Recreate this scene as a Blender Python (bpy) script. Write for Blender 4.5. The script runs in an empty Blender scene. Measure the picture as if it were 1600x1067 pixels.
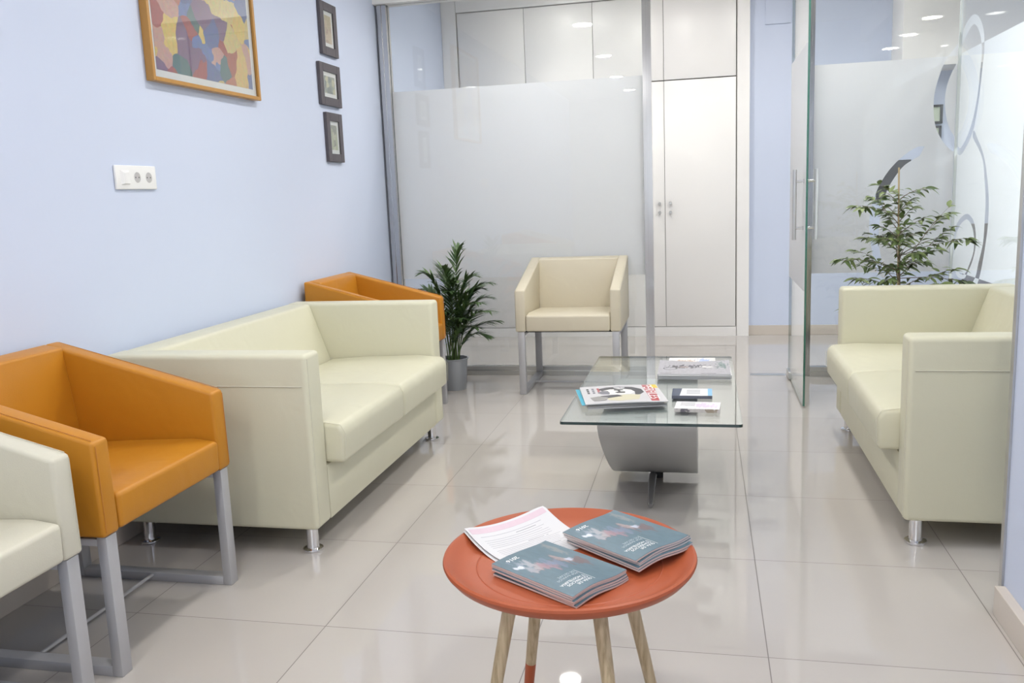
import bpy, bmesh, math, random
from mathutils import Vector, Matrix, geometry
PI = math.pi
random.seed(7)
S = bpy.context.scene
COL = S.collection

# ------------------------------------------------------------ camera, world, exposure
cd = bpy.data.cameras.new('camera')
cam = bpy.data.objects.new('camera', cd); COL.objects.link(cam)
cd.lens = 30.75; cd.sensor_width = 36; cd.clip_start = 0.05
r_ = Vector((0.976846, 0.210187, -0.039905)); u_ = Vector((0.003622, 0.170247, 0.985395)); f_ = Vector((-0.213911, 0.962724, -0.165544))
mw = Matrix(((r_.x, u_.x, -f_.x, 2.0461), (r_.y, u_.y, -f_.y, 0.0), (r_.z, u_.z, -f_.z, 1.17697), (0, 0, 0, 1)))
cam.matrix_world = mw
S.camera = cam
w = bpy.data.worlds.new('sky'); S.world = w; w.use_nodes = True
w.node_tree.nodes['Background'].inputs[0].default_value = (0.86, 0.93, 1.0, 1)
w.node_tree.nodes['Background'].inputs[1].default_value = 1.0
S.view_settings.view_transform = 'Standard'; S.view_settings.look = 'None'
S.view_settings.exposure = 1.18; S.view_settings.gamma = 1.0
S.view_settings.use_curve_mapping = False
S.cycles.max_bounces = 10; S.cycles.transparent_max_bounces = 24
S.cycles.caustics_reflective = False; S.cycles.caustics_refractive = False
S.cycles.sample_clamp_indirect = 4.0

def area(name, loc, rot, size, power, color=(1, 1, 1), size_y=None, shape=None):
    d = bpy.data.lights.new(name, 'AREA'); d.energy = power; d.color = color
    d.size = size
    if size_y: d.shape = 'RECTANGLE'; d.size_y = size_y
    if shape: d.shape = shape
    o = bpy.data.objects.new(name, d); COL.objects.link(o); o.location = loc; o.rotation_euler = rot
    return o
DOWN_W = 4.6
# added back fill, and daylight of the street beyond the frosted side glass
area('back_fill', (2.05, -3.02, 1.55), (math.radians(90), 0, PI), 1.3, 95, (0.93, 0.97, 1.0), size_y=1.5)
area('street_daylight', (5.9, 3.6, 3.6), (0, math.radians(28), 0), 2.6, 230, (0.93, 0.97, 1.0), size_y=7.0)

# ------------------------------------------------------------ materials
MC = {}
def new_mat(name):
    m = bpy.data.materials.new(name); m.use_nodes = True
    nt = m.node_tree; bs = nt.nodes['Principled BSDF']
    return m, nt, bs
def mat(name, col, rough=0.5, metal=0.0, spec=0.5, coat=0.0, bump=0.0, bscale=200, var=0.0, vscale=3, emis=None, estr=0):
    if name in MC: return MC[name]
    m, nt, b = new_mat(name)
    b.inputs['Base Color'].default_value = (*col, 1)
    b.inputs['Roughness'].default_value = rough; b.inputs['Metallic'].default_value = metal
    b.inputs['Specular IOR Level'].default_value = spec; b.inputs['Coat Weight'].default_value = coat
    tc = nt.nodes.new('ShaderNodeTexCoord')
    if var > 0:
        n = nt.nodes.new('ShaderNodeTexNoise'); n.inputs['Scale'].default_value = vscale; n.inputs['Detail'].default_value = 4
        nt.links.new(tc.outputs['Object'], n.inputs['Vector'])
        mx = nt.nodes.new('ShaderNodeMix'); mx.data_type = 'RGBA'
        mx.inputs[6].default_value = (*[c * (1 - var) for c in col], 1); mx.inputs[7].default_value = (*[min(1, c * (1 + var)) for c in col], 1)
        nt.links.new(n.outputs['Fac'], mx.inputs[0]); nt.links.new(mx.outputs[2], b.inputs['Base Color'])
    if bump > 0:
        n = nt.nodes.new('ShaderNodeTexNoise'); n.inputs['Scale'].default_value = bscale; n.inputs['Detail'].default_value = 3
        nt.links.new(tc.outputs['Object'], n.inputs['Vector'])
        bp = nt.nodes.new('ShaderNodeBump'); bp.inputs['Strength'].default_value = bump; bp.inputs['Distance'].default_value = 0.002
        nt.links.new(n.outputs['Fac'], bp.inputs['Height']); nt.links.new(bp.outputs['Normal'], b.inputs['Normal'])
        if 'leather' in name:      # soft creases of the upholstery
            n2 = nt.nodes.new('ShaderNodeTexNoise'); n2.inputs['Scale'].default_value = 7; n2.inputs['Detail'].default_value = 2; n2.inputs['Distortion'].default_value = 0.6
            nt.links.new(tc.outputs['Object'], n2.inputs['Vector'])
            b2 = nt.nodes.new('ShaderNodeBump'); b2.inputs['Strength'].default_value = 0.35; b2.inputs['Distance'].default_value = 0.012
            nt.links.new(n2.outputs['Fac'], b2.inputs['Height']); nt.links.new(b2.outputs['Normal'], bp.inputs['Normal'])
    if emis: b.inputs['Emission Color'].default_value = (*emis, 1); b.inputs['Emission Strength'].default_value = estr
    MC[name] = m
    return m

def math_node(nt, op, a, b=None, c=None):
    n = nt.nodes.new('ShaderNodeMath'); n.operation = op
    for i, v in enumerate((a, b, c)):
        if v is None: continue
        if isinstance(v, (int, float)): n.inputs[i].default_value = v
        else: nt.links.new(v, n.inputs[i])
    return n.outputs[0]

def glass_mat(name, tint, edge=False, refl=1.0):
    """thin architectural pane: clear transmission plus a mirror reflection that grows at grazing angles"""
    m = bpy.data.materials.new(name); m.use_nodes = True; nt = m.node_tree; nt.nodes.clear()
    out = nt.nodes.new('ShaderNodeOutputMaterial')
    g = nt.nodes.new('ShaderNodeNewGeometry')
    dp = nt.nodes.new('ShaderNodeVectorMath'); dp.operation = 'DOT_PRODUCT'
    nt.links.new(g.outputs['Normal'], dp.inputs[0]); nt.links.new(g.outputs['Incoming'], dp.inputs[1])
    c = math_node(nt, 'ABSOLUTE', dp.outputs['Value'])
    p5 = math_node(nt, 'POWER', math_node(nt, 'SUBTRACT', 1.0, c), 5.0)
    fr = math_node(nt, 'MULTIPLY', math_node(nt, 'MULTIPLY_ADD', p5, 0.96, 0.04), refl)
    tr = nt.nodes.new('ShaderNodeBsdfTransparent'); tr.inputs[0].default_value = (*tint, 1)
    gl = nt.nodes.new('ShaderNodeBsdfGlossy'); gl.inputs['Roughness'].default_value = 0.0; gl.inputs['Color'].default_value = (1, 1, 1, 1)
    mx = nt.nodes.new('ShaderNodeMixShader')
    nt.links.new(fr, mx.inputs[0]); nt.links.new(tr.outputs[0], mx.inputs[1]); nt.links.new(gl.outputs[0], mx.inputs[2])
    nt.links.new(mx.outputs[0], out.inputs[0])
    return m
GLASS = glass_mat('clear_glass', (0.985, 0.995, 0.99))
GLASS_EDGE = mat('glass_edge_green', (0.05, 0.16, 0.12), 0.1, spec=0.8)
EDGE_WHITE = mat('polished_glass_edge', (0.75, 0.80, 0.78), 0.2)
TABLE_EDGE = mat('glass_edge_dark', (0.012, 0.035, 0.035), 0.08, spec=0.8)

def film_mat(name, col, tl):
    m = bpy.data.materials.new(name); m.use_nodes = True; nt = m.node_tree; nt.nodes.clear()
    out = nt.nodes.new('ShaderNodeOutputMaterial')
    t = nt.nodes.new('ShaderNodeBsdfTranslucent'); t.inputs[0].default_value = (*col, 1)
    d = nt.nodes.new('ShaderNodeBsdfDiffuse'); d.inputs[0].default_value = (*col, 1)
    mx = nt.nodes.new('ShaderNodeMixShader'); mx.inputs[0].default_value = tl
    nt.links.new(d.outputs[0], mx.inputs[1]); nt.links.new(t.outputs[0], mx.inputs[2]); nt.links.new(mx.outputs[0], out.inputs[0])
    return m
FILM = film_mat('frosted_film', (0.895, 0.895, 0.915), 0.55)
FILM_SIDE = film_mat('frosted_film_street', (0.93, 0.95, 0.96), 0.75)

WALL = mat('pale_blue_paint', (0.595, 0.655, 0.80), 0.65, spec=0.25, bump=0.05, bscale=120)
WHITE = mat('white_paint', (0.86, 0.85, 0.83), 0.6)
CEIL = mat('ceiling_paint', (0.88, 0.87, 0.85), 0.7)
LACQ = mat('white_lacquer', (0.85, 0.835, 0.82), 0.35)
GAPM = mat('dark_gap', (0.12, 0.11, 0.10), 0.8)
BASEB = mat('beige_ceramic_skirting', (0.60, 0.54, 0.48), 0.25, var=0.03)
STEEL = mat('polished_steel', (0.56, 0.56, 0.57), 0.14, 1.0)
STEEL_B = mat('brushed_steel', (0.62, 0.62, 0.61), 0.3, 1.0)
CHROME = mat('chrome', (0.80, 0.80, 0.82), 0.08, 1.0)
GREYLEG = mat('silver_grey_paint', (0.47, 0.47, 0.49), 0.4, 0.35)
CREAM = mat('cream_leather', (0.640, 0.620, 0.475), 0.42, spec=0.4, bump=0.12, bscale=260, var=0.02)
CREAM2 = mat('beige_leather', (0.63, 0.575, 0.45), 0.45, spec=0.4, bump=0.12, bscale=260, var=0.03)
CREAM3 = mat('ivory_leather', (0.60, 0.575, 0.475), 0.45, spec=0.4, bump=0.12, bscale=260, var=0.03)
ORANGE = mat('orange_leather', (0.50, 0.205, 0.014), 0.42, spec=0.4, bump=0.12, bscale=260, var=0.05)
CREAM_SEAM = mat('cream_stitching', (0.60, 0.58, 0.47), 0.6)
ORANGE_SEAM = mat('orange_stitching', (0.50, 0.19, 0.03), 0.6)
UNDER = mat('black_underside', (0.02, 0.02, 0.02), 0.8)
TRAY = mat('coral_lacquer', (0.40, 0.092, 0.036), 0.42, spec=0.35)
GREYBASE = mat('grey_metallic_base', (0.40, 0.40, 0.40), 0.38, 0.3)
PAPER = mat('paper', (0.66, 0.655, 0.665), 0.7, spec=0.2)
PINKP = mat('pink_paper_print', (0.64, 0.50, 0.56), 0.6)
GREYTXT = mat('grey_print', (0.22, 0.22, 0.25), 0.6)
WTXT = mat('white_print', (0.85, 0.86, 0.86), 0.5)
PLASTIC = mat('white_plastic', (0.84, 0.84, 0.83), 0.3)
PLASTIC_G = mat('grey_socket_recess', (0.50, 0.49, 0.49), 0.4)
BLACK = mat('black', (0.015, 0.015, 0.018), 0.5)

def floor_mat():
    m, nt, b = new_mat('glossy_porcelain_tiles')
    g = nt.nodes.new('ShaderNodeNewGeometry'); sp = nt.nodes.new('ShaderNodeSeparateXYZ'); nt.links.new(g.outputs['Position'], sp.inputs[0])
    T = 0.6; lines = []; ids = []
    for ax, off in ((0, 1.003), (1, 2.125)):
        q = math_node(nt, 'DIVIDE', math_node(nt, 'SUBTRACT', sp.outputs[ax], off - 30 * T), T)
        fr = math_node(nt, 'FRACT', q); ids.append(math_node(nt, 'FLOOR', q))
        d = math_node(nt, 'ABSOLUTE', math_node(nt, 'SUBTRACT', fr, 0.5))
        wdt = (0.0026 if ax == 0 else 0.0024) / T
        lines.append(math_node(nt, 'GREATER_THAN', d, 0.5 - wdt / 2))
    ln = math_node(nt, 'MAXIMUM', lines[0], lines[1])
    cx = nt.nodes.new('ShaderNodeCombineXYZ'); nt.links.new(ids[0], cx.inputs[0]); nt.links.new(ids[1], cx.inputs[1])
    wn = nt.nodes.new('ShaderNodeTexWhiteNoise'); nt.links.new(cx.outputs[0], wn.inputs['Vector'])
    ns = nt.nodes.new('ShaderNodeTexNoise'); ns.inputs['Scale'].default_value = 5; ns.inputs['Detail'].default_value = 6
    nt.links.new(g.outputs['Position'], ns.inputs['Vector'])
    v = math_node(nt, 'ADD', math_node(nt, 'MULTIPLY', wn.outputs['Value'], 0.5), math_node(nt, 'MULTIPLY', ns.outputs['Fac'], 0.5))
    mx = nt.nodes.new('ShaderNodeMix'); mx.data_type = 'RGBA'
    mx.inputs[6].default_value = (0.480, 0.448, 0.418, 1); mx.inputs[7].default_value = (0.520, 0.487, 0.456, 1)
    nt.links.new(v, mx.inputs[0])
    m2 = nt.nodes.new('ShaderNodeMix'); m2.data_type = 'RGBA'; m2.inputs[7].default_value = (0.17, 0.15, 0.14, 1)
    nt.links.new(ln, m2.inputs[0]); nt.links.new(mx.outputs[2], m2.inputs[6]); nt.links.new(m2.outputs[2], b.inputs['Base Color'])
    rr = math_node(nt, 'MULTIPLY_ADD', ln, 0.5, 0.030); nt.links.new(rr, b.inputs['Roughness'])
    b.inputs['Specular IOR Level'].default_value = 0.62
    return m
FLOOR = floor_mat()

# ------------------------------------------------------------ mesh helpers
def add_box(bm, lo, hi, bev=0.0, seg=2, mi=0):
    vs = [bm.verts.new((x, y, z)) for x in (lo[0], hi[0]) for y in (lo[1], hi[1]) for z in (lo[2], hi[2])]
    fs = []
    for q in ((0, 1, 3, 2), (4, 6, 7, 5), (0, 4, 5, 1), (2, 3, 7, 6), (0, 2, 6, 4), (1, 5, 7, 3)):
        f = bm.faces.new([vs[i] for i in q]); f.material_index = mi; fs.append(f)
    if bev > 0:
        es = list({e for f in fs for e in f.edges})
        bmesh.ops.bevel(bm, geom=es, offset=bev, segments=seg, profile=0.5, affect='EDGES', clamp_overlap=True)
def add_prism(bm, prof, axis, a, b, bev=0.0, seg=2, mi=0):
    """profile of 2D points extruded along axis (0: prof is y,z; 1: prof is x,z; 2: prof is x,y)"""
    def P(p, t):
        return {0: (t, p[0], p[1]), 1: (p[0], t, p[1]), 2: (p[0], p[1], t)}[axis]
    A = [bm.verts.new(P(p, a)) for p in prof]; B = [bm.verts.new(P(p, b)) for p in prof]
    fs = [bm.faces.new(A[::-1]), bm.faces.new(B)]
    n = len(prof)
    for i in range(n): fs.append(bm.faces.new((A[i], A[(i + 1) % n], B[(i + 1) % n], B[i])))
    for f in fs: f.material_index = mi
    bmesh.ops.recalc_face_normals(bm, faces=fs)
    if bev > 0:
        es = list({e for f in fs for e in f.edges})
        bmesh.ops.bevel(bm, geom=es, offset=bev, segments=seg, profile=0.5, affect='EDGES', clamp_overlap=True)
def add_tube(bm, pts, rad, n=10, caps=True, mi=0):
    pts = [Vector(p) for p in pts]; rs = rad if isinstance(rad, (list, tuple)) else [rad] * len(pts)
    rings = []; prev = None
    for i, p in enumerate(pts):
        t = (pts[min(i + 1, len(pts) - 1)] - pts[max(i - 1, 0)]).normalized()
        if prev is None: s = t.cross(Vector((0, 0, 1)) if abs(t.z) < 0.95 else Vector((0, 1, 0))).normalized()
        else: s = (prev - t * prev.dot(t)).normalized()
        prev = s; u = t.cross(s)
        rings.append([bm.verts.new(p + (s * math.cos(2 * PI * k / n) + u * math.sin(2 * PI * k / n)) * rs[i]) for k in range(n)])
    for a, b in zip(rings[:-1], rings[1:]):
        for k in range(n): bm.faces.new((a[k], a[(k + 1) % n], b[(k + 1) % n], b[k])).material_index = mi
    if caps: bm.faces.new(rings[0][::-1]).material_index = mi; bm.faces.new(rings[-1]).material_index = mi
def add_lathe(bm, prof, c=(0, 0), n=32, mi=0):
    rings = []
    for r, z in prof:
        if r < 1e-6: rings.append([bm.verts.new((c[0], c[1], z))])
        else: rings.append([bm.verts.new((c[0] + r * math.cos(2 * PI * k / n), c[1] + r * math.sin(2 * PI * k / n), z)) for k in range(n)])
    for a, b in zip(rings[:-1], rings[1:]):
        for k in range(n):
            q = [a[k % len(a)], a[(k + 1) % n % len(a)], b[(k + 1) % n % len(b)], b[k % len(b)]]
            v = []
            for x in q:
                if x not in v: v.append(x)
            if len(v) > 2: bm.faces.new(v).material_index = mi
def obj(name, bm, mats, parent=None, smooth=True, loc=None, rot=None):
    bmesh.ops.recalc_face_normals(bm, faces=bm.faces)
    me = bpy.data.meshes.new(name); bm.to_mesh(me); bm.free()
    for m in (mats if isinstance(mats, (list, tuple)) else [mats]): me.materials.append(m)
    if smooth:
        for p in me.polygons: p.use_smooth = True
        me.set_sharp_from_angle(angle=math.radians(35))
    o = bpy.data.objects.new(name, me); COL.objects.link(o)
    if parent: o.parent = parent
    if loc: o.location = loc
    if rot: o.rotation_euler = rot
    return o
def thing(name, label, cat, loc=(0, 0, 0), rz=0, group=None):
    o = bpy.data.objects.new(name, None); COL.objects.link(o); o.location = loc; o.rotation_euler = (0, 0, rz)
    o.empty_display_size = 0.1
    return tag(o, label, cat, group)
def tag(o, label, cat, group=None):
    o['label'] = label; o['category'] = cat
    if group: o['group'] = group
    return o
def struct(name, bm, m, smooth=False, **k):
    o = obj(name, bm, m, smooth=smooth, **k); o['kind'] = 'structure'; return o
def box_struct(name, lo, hi, m, bev=0):
    bm = bmesh.new(); add_box(bm, lo, hi, bev); return struct(name, bm, m)
def bx(name, lo, hi, m, parent=None, bev=0.0, seg=2, **k):
    bm = bmesh.new(); add_box(bm, lo, hi, bev, seg); return obj(name, bm, m, parent, **k)
def dup(root, loc, rz, label, group=None):
    r = root.copy(); COL.objects.link(r); r.location = loc; r.rotation_euler = (0, 0, rz); r['label'] = label
    if group: r['group'] = group
    for ch in list(root.children):
        if ch.type == 'LIGHT': continue
        c = ch.copy(); COL.objects.link(c); c.parent = r
        for g in list(ch.children):
            d = g.copy(); COL.objects.link(d); d.parent = c
    return r
def text_mesh(name, body, size, m, parent, mtx, bend=None, align='LEFT', ext=0.0002, bold=0.0, sx=1.0):
    cu = bpy.data.curves.new(name, 'FONT'); cu.body = body; cu.size = size; cu.align_x = align; cu.extrude = ext; cu.offset = bold
    to = bpy.data.objects.new(name, cu); COL.objects.link(to)
    bpy.context.view_layer.update()
    me = bpy.data.meshes.new_from_object(to.evaluated_get(bpy.context.evaluated_depsgraph_get()))
    bpy.data.objects.remove(to); bpy.data.curves.remove(cu)
    me.transform(mtx @ Matrix.Diagonal((sx, 1, 1, 1)))
    if bend:
        for v in me.vertices: v.co.z += bend(v.co.x, v.co.y)
    me.materials.clear(); me.materials.append(m)
    o = bpy.data.objects.new(name, me); COL.objects.link(o); o.parent = parent
    return o
def pane(name, lo, hi, parent, thin_axis, edge=GLASS_EDGE):
    """glass sheet; its narrow rims carry the edge material"""
    bm = bmesh.new(); add_box(bm, lo, hi)
    bm.normal_update()
    for f in bm.faces:
        f.material_index = 0 if abs(f.normal[thin_axis]) > 0.5 else 1
    return obj(name, bm, [GLASS, edge], parent, smooth=False)

# ------------------------------------------------------------ room shell
YP = 5.58           # glazed partition
XS = 3.472          # glazed side wall
ZC = 2.60; ZH = 2.74; HEAD = 2.40
YB = -2.9; YF = 7.12
box_struct('floor', (-0.15, YB - 0.15, -0.12), (8.2, 9.0, 0.0), FLOOR)
box_struct('wall_left', (-0.15, YB - 0.15, 0), (0, YF + 0.15, 3.0), WALL)
box_struct('ceiling_room', (0, YB - 0.15, ZC), (4.75, YP - 0.06, ZC + 0.1), CEIL)
box_struct('ceiling_hall', (0, YP + 0.06, ZH), (4.75, YF + 0.15, ZH + 0.1), CEIL)
box_struct('trim_header', (0, YP - 0.06, HEAD), (4.75, YP + 0.06, ZH + 0.1), WHITE)
box_struct('wall_far', (0, YF, 0), (4.75, YF + 0.15, ZH), WALL)
box_struct('baseboard_far', (2.394, YF - 0.012, 0), (4.75, YF, 0.077), BASEB, 0.002)
box_struct('baseboard_left', (0, YB, 0), (0.012, YP - 0.05, 0.078), BASEB, 0.002)
box_struct('wall_right', (2.84, YB, 0), (2.98, 2.47, ZC), WALL)
box_struct('trim_corner', (2.834, 2.455, 0.0), (2.986, 2.478, ZC), STEEL_B)
box_struct('baseboard_right', (2.812, YB, 0), (2.84, 2.44, 0.083), BASEB, 0.002)
box_struct('wall_right_return', (2.98, 2.33, 0), (XS + 0.03, 2.47, ZC), WALL)
# back wall behind the camera, with a window added for fill light
bm = bmesh.new()
for lo, hi in (((-0.15, YB - .15, 0), (1.35, YB, ZC)), ((2.75, YB - .15, 0), (4.75, YB, ZC)), ((1.35, YB - .15, 0), (2.75, YB, 0.75)), ((1.35, YB - .15, 2.35), (2.75, YB, ZC))):
    add_box(bm, lo, hi)
struct('wall_back', bm, WHITE)
bm = bmesh.new()
for lo, hi in (((1.35, YB - .1, .75), (1.41, YB - .04, 2.35)), ((2.69, YB - .1, .75), (2.75, YB - .04, 2.35)), ((1.41, YB - .1, .75), (2.69, YB - .04, .81)), ((1.41, YB - .1, 2.29), (2.69, YB - .04, 2.35))):
    add_box(bm, lo, hi)
struct('window_added', bm, WHITE)

# ------------------------------------------------------------ glazed partition
win = bpy.data.objects.new('window_1', None); COL.objects.link(win); win['kind'] = 'structure'; win.location = (0, YP, 0)
def lb(name, lo, hi, m, parent, bev=0.0):
    """box given in world coordinates under a parent standing at parent.location"""
    o = parent.location
    return bx(name, [lo[i] - o[i] for i in range(3)], [hi[i] - o[i] for i in range(3)], m, parent, bev, smooth=False)
def steel_post(parent, x0, x1, y0=YP - 0.035, y1=YP + 0.035):
    """polished post with a groove down its face"""
    bm = bmesh.new(); o = parent.location
    xm = (x0 + x1) / 2; d = 0.004
    prof = [(x0, y0), (xm - d, y0), (xm - d, y0 + .006), (xm + d, y0 + .006), (xm + d, y0), (x1, y0), (x1, y1), (x0, y1)]
    add_prism(bm, [(a - o[0], b - o[1]) for a, b in prof], 2, 0, HEAD)
    return obj('post', bm, STEEL, parent, smooth=False)
steel_post(win, 0.018, 0.076)
steel_post(win, 1.69, 1.742)
lb('bottom_rail', (0.076, YP - 0.045, 0), (1.69, YP + 0.035, 0.028), STEEL_B, win)
lb('bottom_rail', (0.076, YP - 0.025, 0.028), (1.69, YP + 0.02, 0.055), STEEL_B, win)
g = pane('glass_pane', (0.076, -0.005, 0.055), (1.69, 0.005, HEAD), win, 1)
lb('frosted_film', (0.078, YP + 0.006, 0.645), (1.688, YP + 0.0068, 1.862), FILM, win)

win3 = bpy.data.objects.new('window_3', None); COL.objects.link(win3); win3['kind'] = 'structure'; win3.location = (2.665, YP, 0)
steel_post(win3, 2.648, 2.684)
lb('bottom_rail', (2.684, YP - 0.045, 0), (XS, YP + 0.035, 0.028), STEEL_B, win3)
lb('bottom_rail', (2.684, YP - 0.025, 0.028), (XS, YP + 0.02, 0.055), STEEL_B, win3)
pane('glass_pane', (2.684 - 2.665, -0.005, 0.055), (XS - 0.008 - 2.665, 0.005, HEAD), win3, 1, EDGE_WHITE)

RINGP = [(3.467, 1.917), (3.437, 1.887), (3.404, 1.84), (3.378, 1.78), (3.351, 1.679), (3.344, 1.588), (3.356, 1.478), (3.389, 1.4), (3.431, 1.343), (3.462, 1.325), (3.461, 1.401), (3.435, 1.448), (3.412, 1.525), (3.403, 1.617), (3.413, 1.7), (3.438, 1.772), (3.463, 1.828)]
RINGS = [(5.767, 1.91), (5.702, 1.983), (5.591, 2.038), (5.466, 2.052), (5.35, 2.004), (5.276, 1.923), (5.257, 1.836), (5.271, 1.761), (5.292, 1.663), (5.319, 1.563), (5.355, 1.479), (5.405, 1.409), (5.51, 1.341), (5.624, 1.298), (5.729, 1.324), (5.731, 1.381), (5.645, 1.338), (5.558, 1.364), (5.47, 1.421), (5.404, 1.49), (5.354, 1.574), (5.322, 1.666), (5.312, 1.735), (5.297, 1.841), (5.352, 1.935), (5.457, 1.999), (5.567, 1.978), (5.662, 1.928), (5.759, 1.858)]
BIG = [(5.375, 1.424), (5.288, 1.365), (5.227, 1.325), (5.162, 1.262), (5.101, 1.164), (5.058, 1.059), (5.049, 0.938), (5.073, 0.822), (5.124, 0.685), (5.18, 0.595), (5.216, 0.557), (5.347, 0.542), (5.227, 0.624), (5.183, 0.705), (5.118, 0.819), (5.107, 0.935), (5.111, 1.058), (5.145, 1.156), (5.188, 1.255), (5.282, 1.324), (5.392, 1.387)]
SMALL = [(5.672, 0.729), (5.684, 0.803), (5.655, 0.878), (5.566, 0.936), (5.445, 0.966), (5.352, 0.952), (5.282, 0.912), (5.248, 0.845), (5.251, 0.777), (5.298, 0.704), (5.377, 0.636), (5.433, 0.599), (5.544, 0.593), (5.613, 0.613), (5.589, 0.63), (5.516, 0.618), (5.422, 0.627), (5.341, 0.692), (5.279, 0.766), (5.282, 0.843), (5.33, 0.901), (5.409, 0.933), (5.47, 0.93), (5.56, 0.9), (5.633, 0.842), (5.656, 0.777), (5.659, 0.73)]
SWOOSH = [(3.302, 1.355), (3.274, 1.358), (3.228, 1.336), (3.17, 1.29), (3.112, 1.225), (3.063, 1.142), (3.035, 1.061), (3.016, 0.97), (3.016, 0.878), (3.035, 0.748), (3.069, 0.625), (3.113, 0.596), (3.099, 0.653), (3.073, 0.784), (3.069, 0.886), (3.077, 0.968), (3.091, 1.059), (3.115, 1.13), (3.156, 1.201), (3.197, 1.253), (3.247, 1.286), (3.28, 1.307), (3.299, 1.348)]
sc_ = (XS - 2.046) / (3.5 - 2.046)
def shift(pts): return [(a * sc_, 1.177 + (b - 1.177) * sc_) for a, b in pts]
def smooth_loop(p, n=3):
    out = []; L = len(p)
    for i in range(L):
        a, b, c, d = p[i - 1], p[i], p[(i + 1) % L], p[(i + 2) % L]
        for k in range(n):
            t = k / n
            out.append(tuple(0.5 * (2 * b[j] + (c[j] - a[j]) * t + (2 * a[j] - 5 * b[j] + 4 * c[j] - d[j]) * t * t + (3 * b[j] - a[j] - 3 * c[j] + d[j]) * t ** 3) for j in (0, 1)))
    return out
def inside(p, poly):
    c = False; n = len(poly)
    for i in range(n):
        a, b = poly[i], poly[i - 1]
        if (a[1] > p[1]) != (b[1] > p[1]) and p[0] < (b[0] - a[0]) * (p[1] - a[1]) / (b[1] - a[1]) + a[0]: c = not c
    return c
def film_cut(name, rect, bands, tomesh, m, parent, xr):
    """frosted sheet with clear ribbon shapes; where a ribbon leaves the sheet it is frosted on clear glass"""
    R = [(rect[0], rect[2]), (rect[1], rect[2]), (rect[1], rect[3]), (rect[0], rect[3])]
    vs = []; es = []
    for lp in [R] + bands:
        k = len(vs); vs += [Vector((max(xr[0], min(xr[1], a)), b)) for a, b in lp]; es += [(k + i, k + (i + 1) % len(lp)) for i in range(len(lp))]
    ov, oe, of, _, _, _ = geometry.delaunay_2d_cdt(vs, es, [], 0, 1e-6)
    bm = bmesh.new(); bv = [bm.verts.new(tomesh(v.x, v.y)) for v in ov]
    for f in of:
        c = sum((ov[i] for i in f), Vector((0, 0))) / len(f)
        s = inside(c, R)
        if any(inside(c, b) for b in bands): s = not s
        if s:
            try: bm.faces.new([bv[i] for i in f])
            except ValueError: pass
    bmesh.ops.delete(bm, geom=[v for v in bm.verts if not v.link_faces], context='VERTS')
    return obj(name, bm, m, parent, smooth=False)
film_cut('frosted_film', (2.686, XS - 0.01, 0.63, 1.852), [smooth_loop(RINGP), smooth_loop(SWOOSH)], lambda a, b: (a - 2.665, 0.0065, b), FILM, win3, (2.686, XS - 0.01))

# side glazing towards the street
win4 = bpy.data.objects.new('window_4', None); COL.objects.link(win4); win4['kind'] = 'structure'; win4.location = (XS, YP, 0)
pane('glass_pane', (-0.005, 2.48 - YP, 0.03), (0.005, -0.004, HEAD), win4, 0, EDGE_WHITE)
lb('joint', (XS - 0.009, YP - 0.006, 0.03), (XS + 0.006, YP + 0.006, HEAD), EDGE_WHITE, win4)
lb('bottom_rail', (XS - 0.02, 2.48, 0), (XS + 0.02, YP - 0.006, 0.03), STEEL_B, win4)
film_cut('frosted_film', (2.485, YP - 0.006, 0.635, 1.862), [smooth_loop(shift(RINGS)), smooth_loop(shift(BIG)), smooth_loop(shift(SMALL))], lambda a, b: (0.0065, a - YP, b), FILM_SIDE, win4, (2.485, YP - 0.006))
box_struct('trim_side_header', (XS - 0.04, 2.47, HEAD), (XS + 0.04, YP - 0.06, ZC), WHITE)

# glass door, standing open at a right angle
XD = 2.562
door = bpy.data.objects.new('door_1', None); COL.objects.link(door); door['kind'] = 'structure'; door.location = (XD, YP, 0)
Y0 = 4.72
pane('door_glass', (-0.005, Y0 - YP, 0.012), (0.005, -0.03, 2.36), door, 0)
lb('frosted_film', (XD - 0.0062, Y0 + 0.002, 0.62), (XD - 0.0054, YP - 0.032, 1.862), FILM, door)
ph = lb('patch_fitting', (XD - 0.014, YP - 0.16, 0.004), (XD + 0.014, YP - 0.02, 0.05), STEEL_B, door, 0.003)
lb('patch_fitting', (XD - 0.014, YP - 0.16, 2.31), (XD + 0.014, YP - 0.02, 2.362), STEEL_B, door, 0.003)
for s in (-1, 1):
    bm = bmesh.new(); y = Y0 + 0.075 - YP
    add_tube(bm, [(s * 0.053, y, 0.885), (s * 0.053, y, 1.245)], 0.0105, 16)
    h = obj('handle', bm, STEEL_B, door)
    bm = bmesh.new()
    for z in (0.945, 1.185):
        add_tube(bm, [(s * 0.005, y, z), (s * 0.05, y, z)], 0.007, 12)
        add_tube(bm, [(s * 0.005, y, z), (s * 0.012, y, z)], 0.011, 12)
    obj('standoff', bm, CHROME, h)
lb('lock_keep', (2.636, YP - 0.035, 0.10), (2.648, YP + 0.0, 0.25), STEEL_B, win3, 0.002)
tr = box_struct('trim_floor_plate', (2.33, YP - 0.03, 0.0), (2.545, YP + 0.03, 0.003), STEEL_B)

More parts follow.
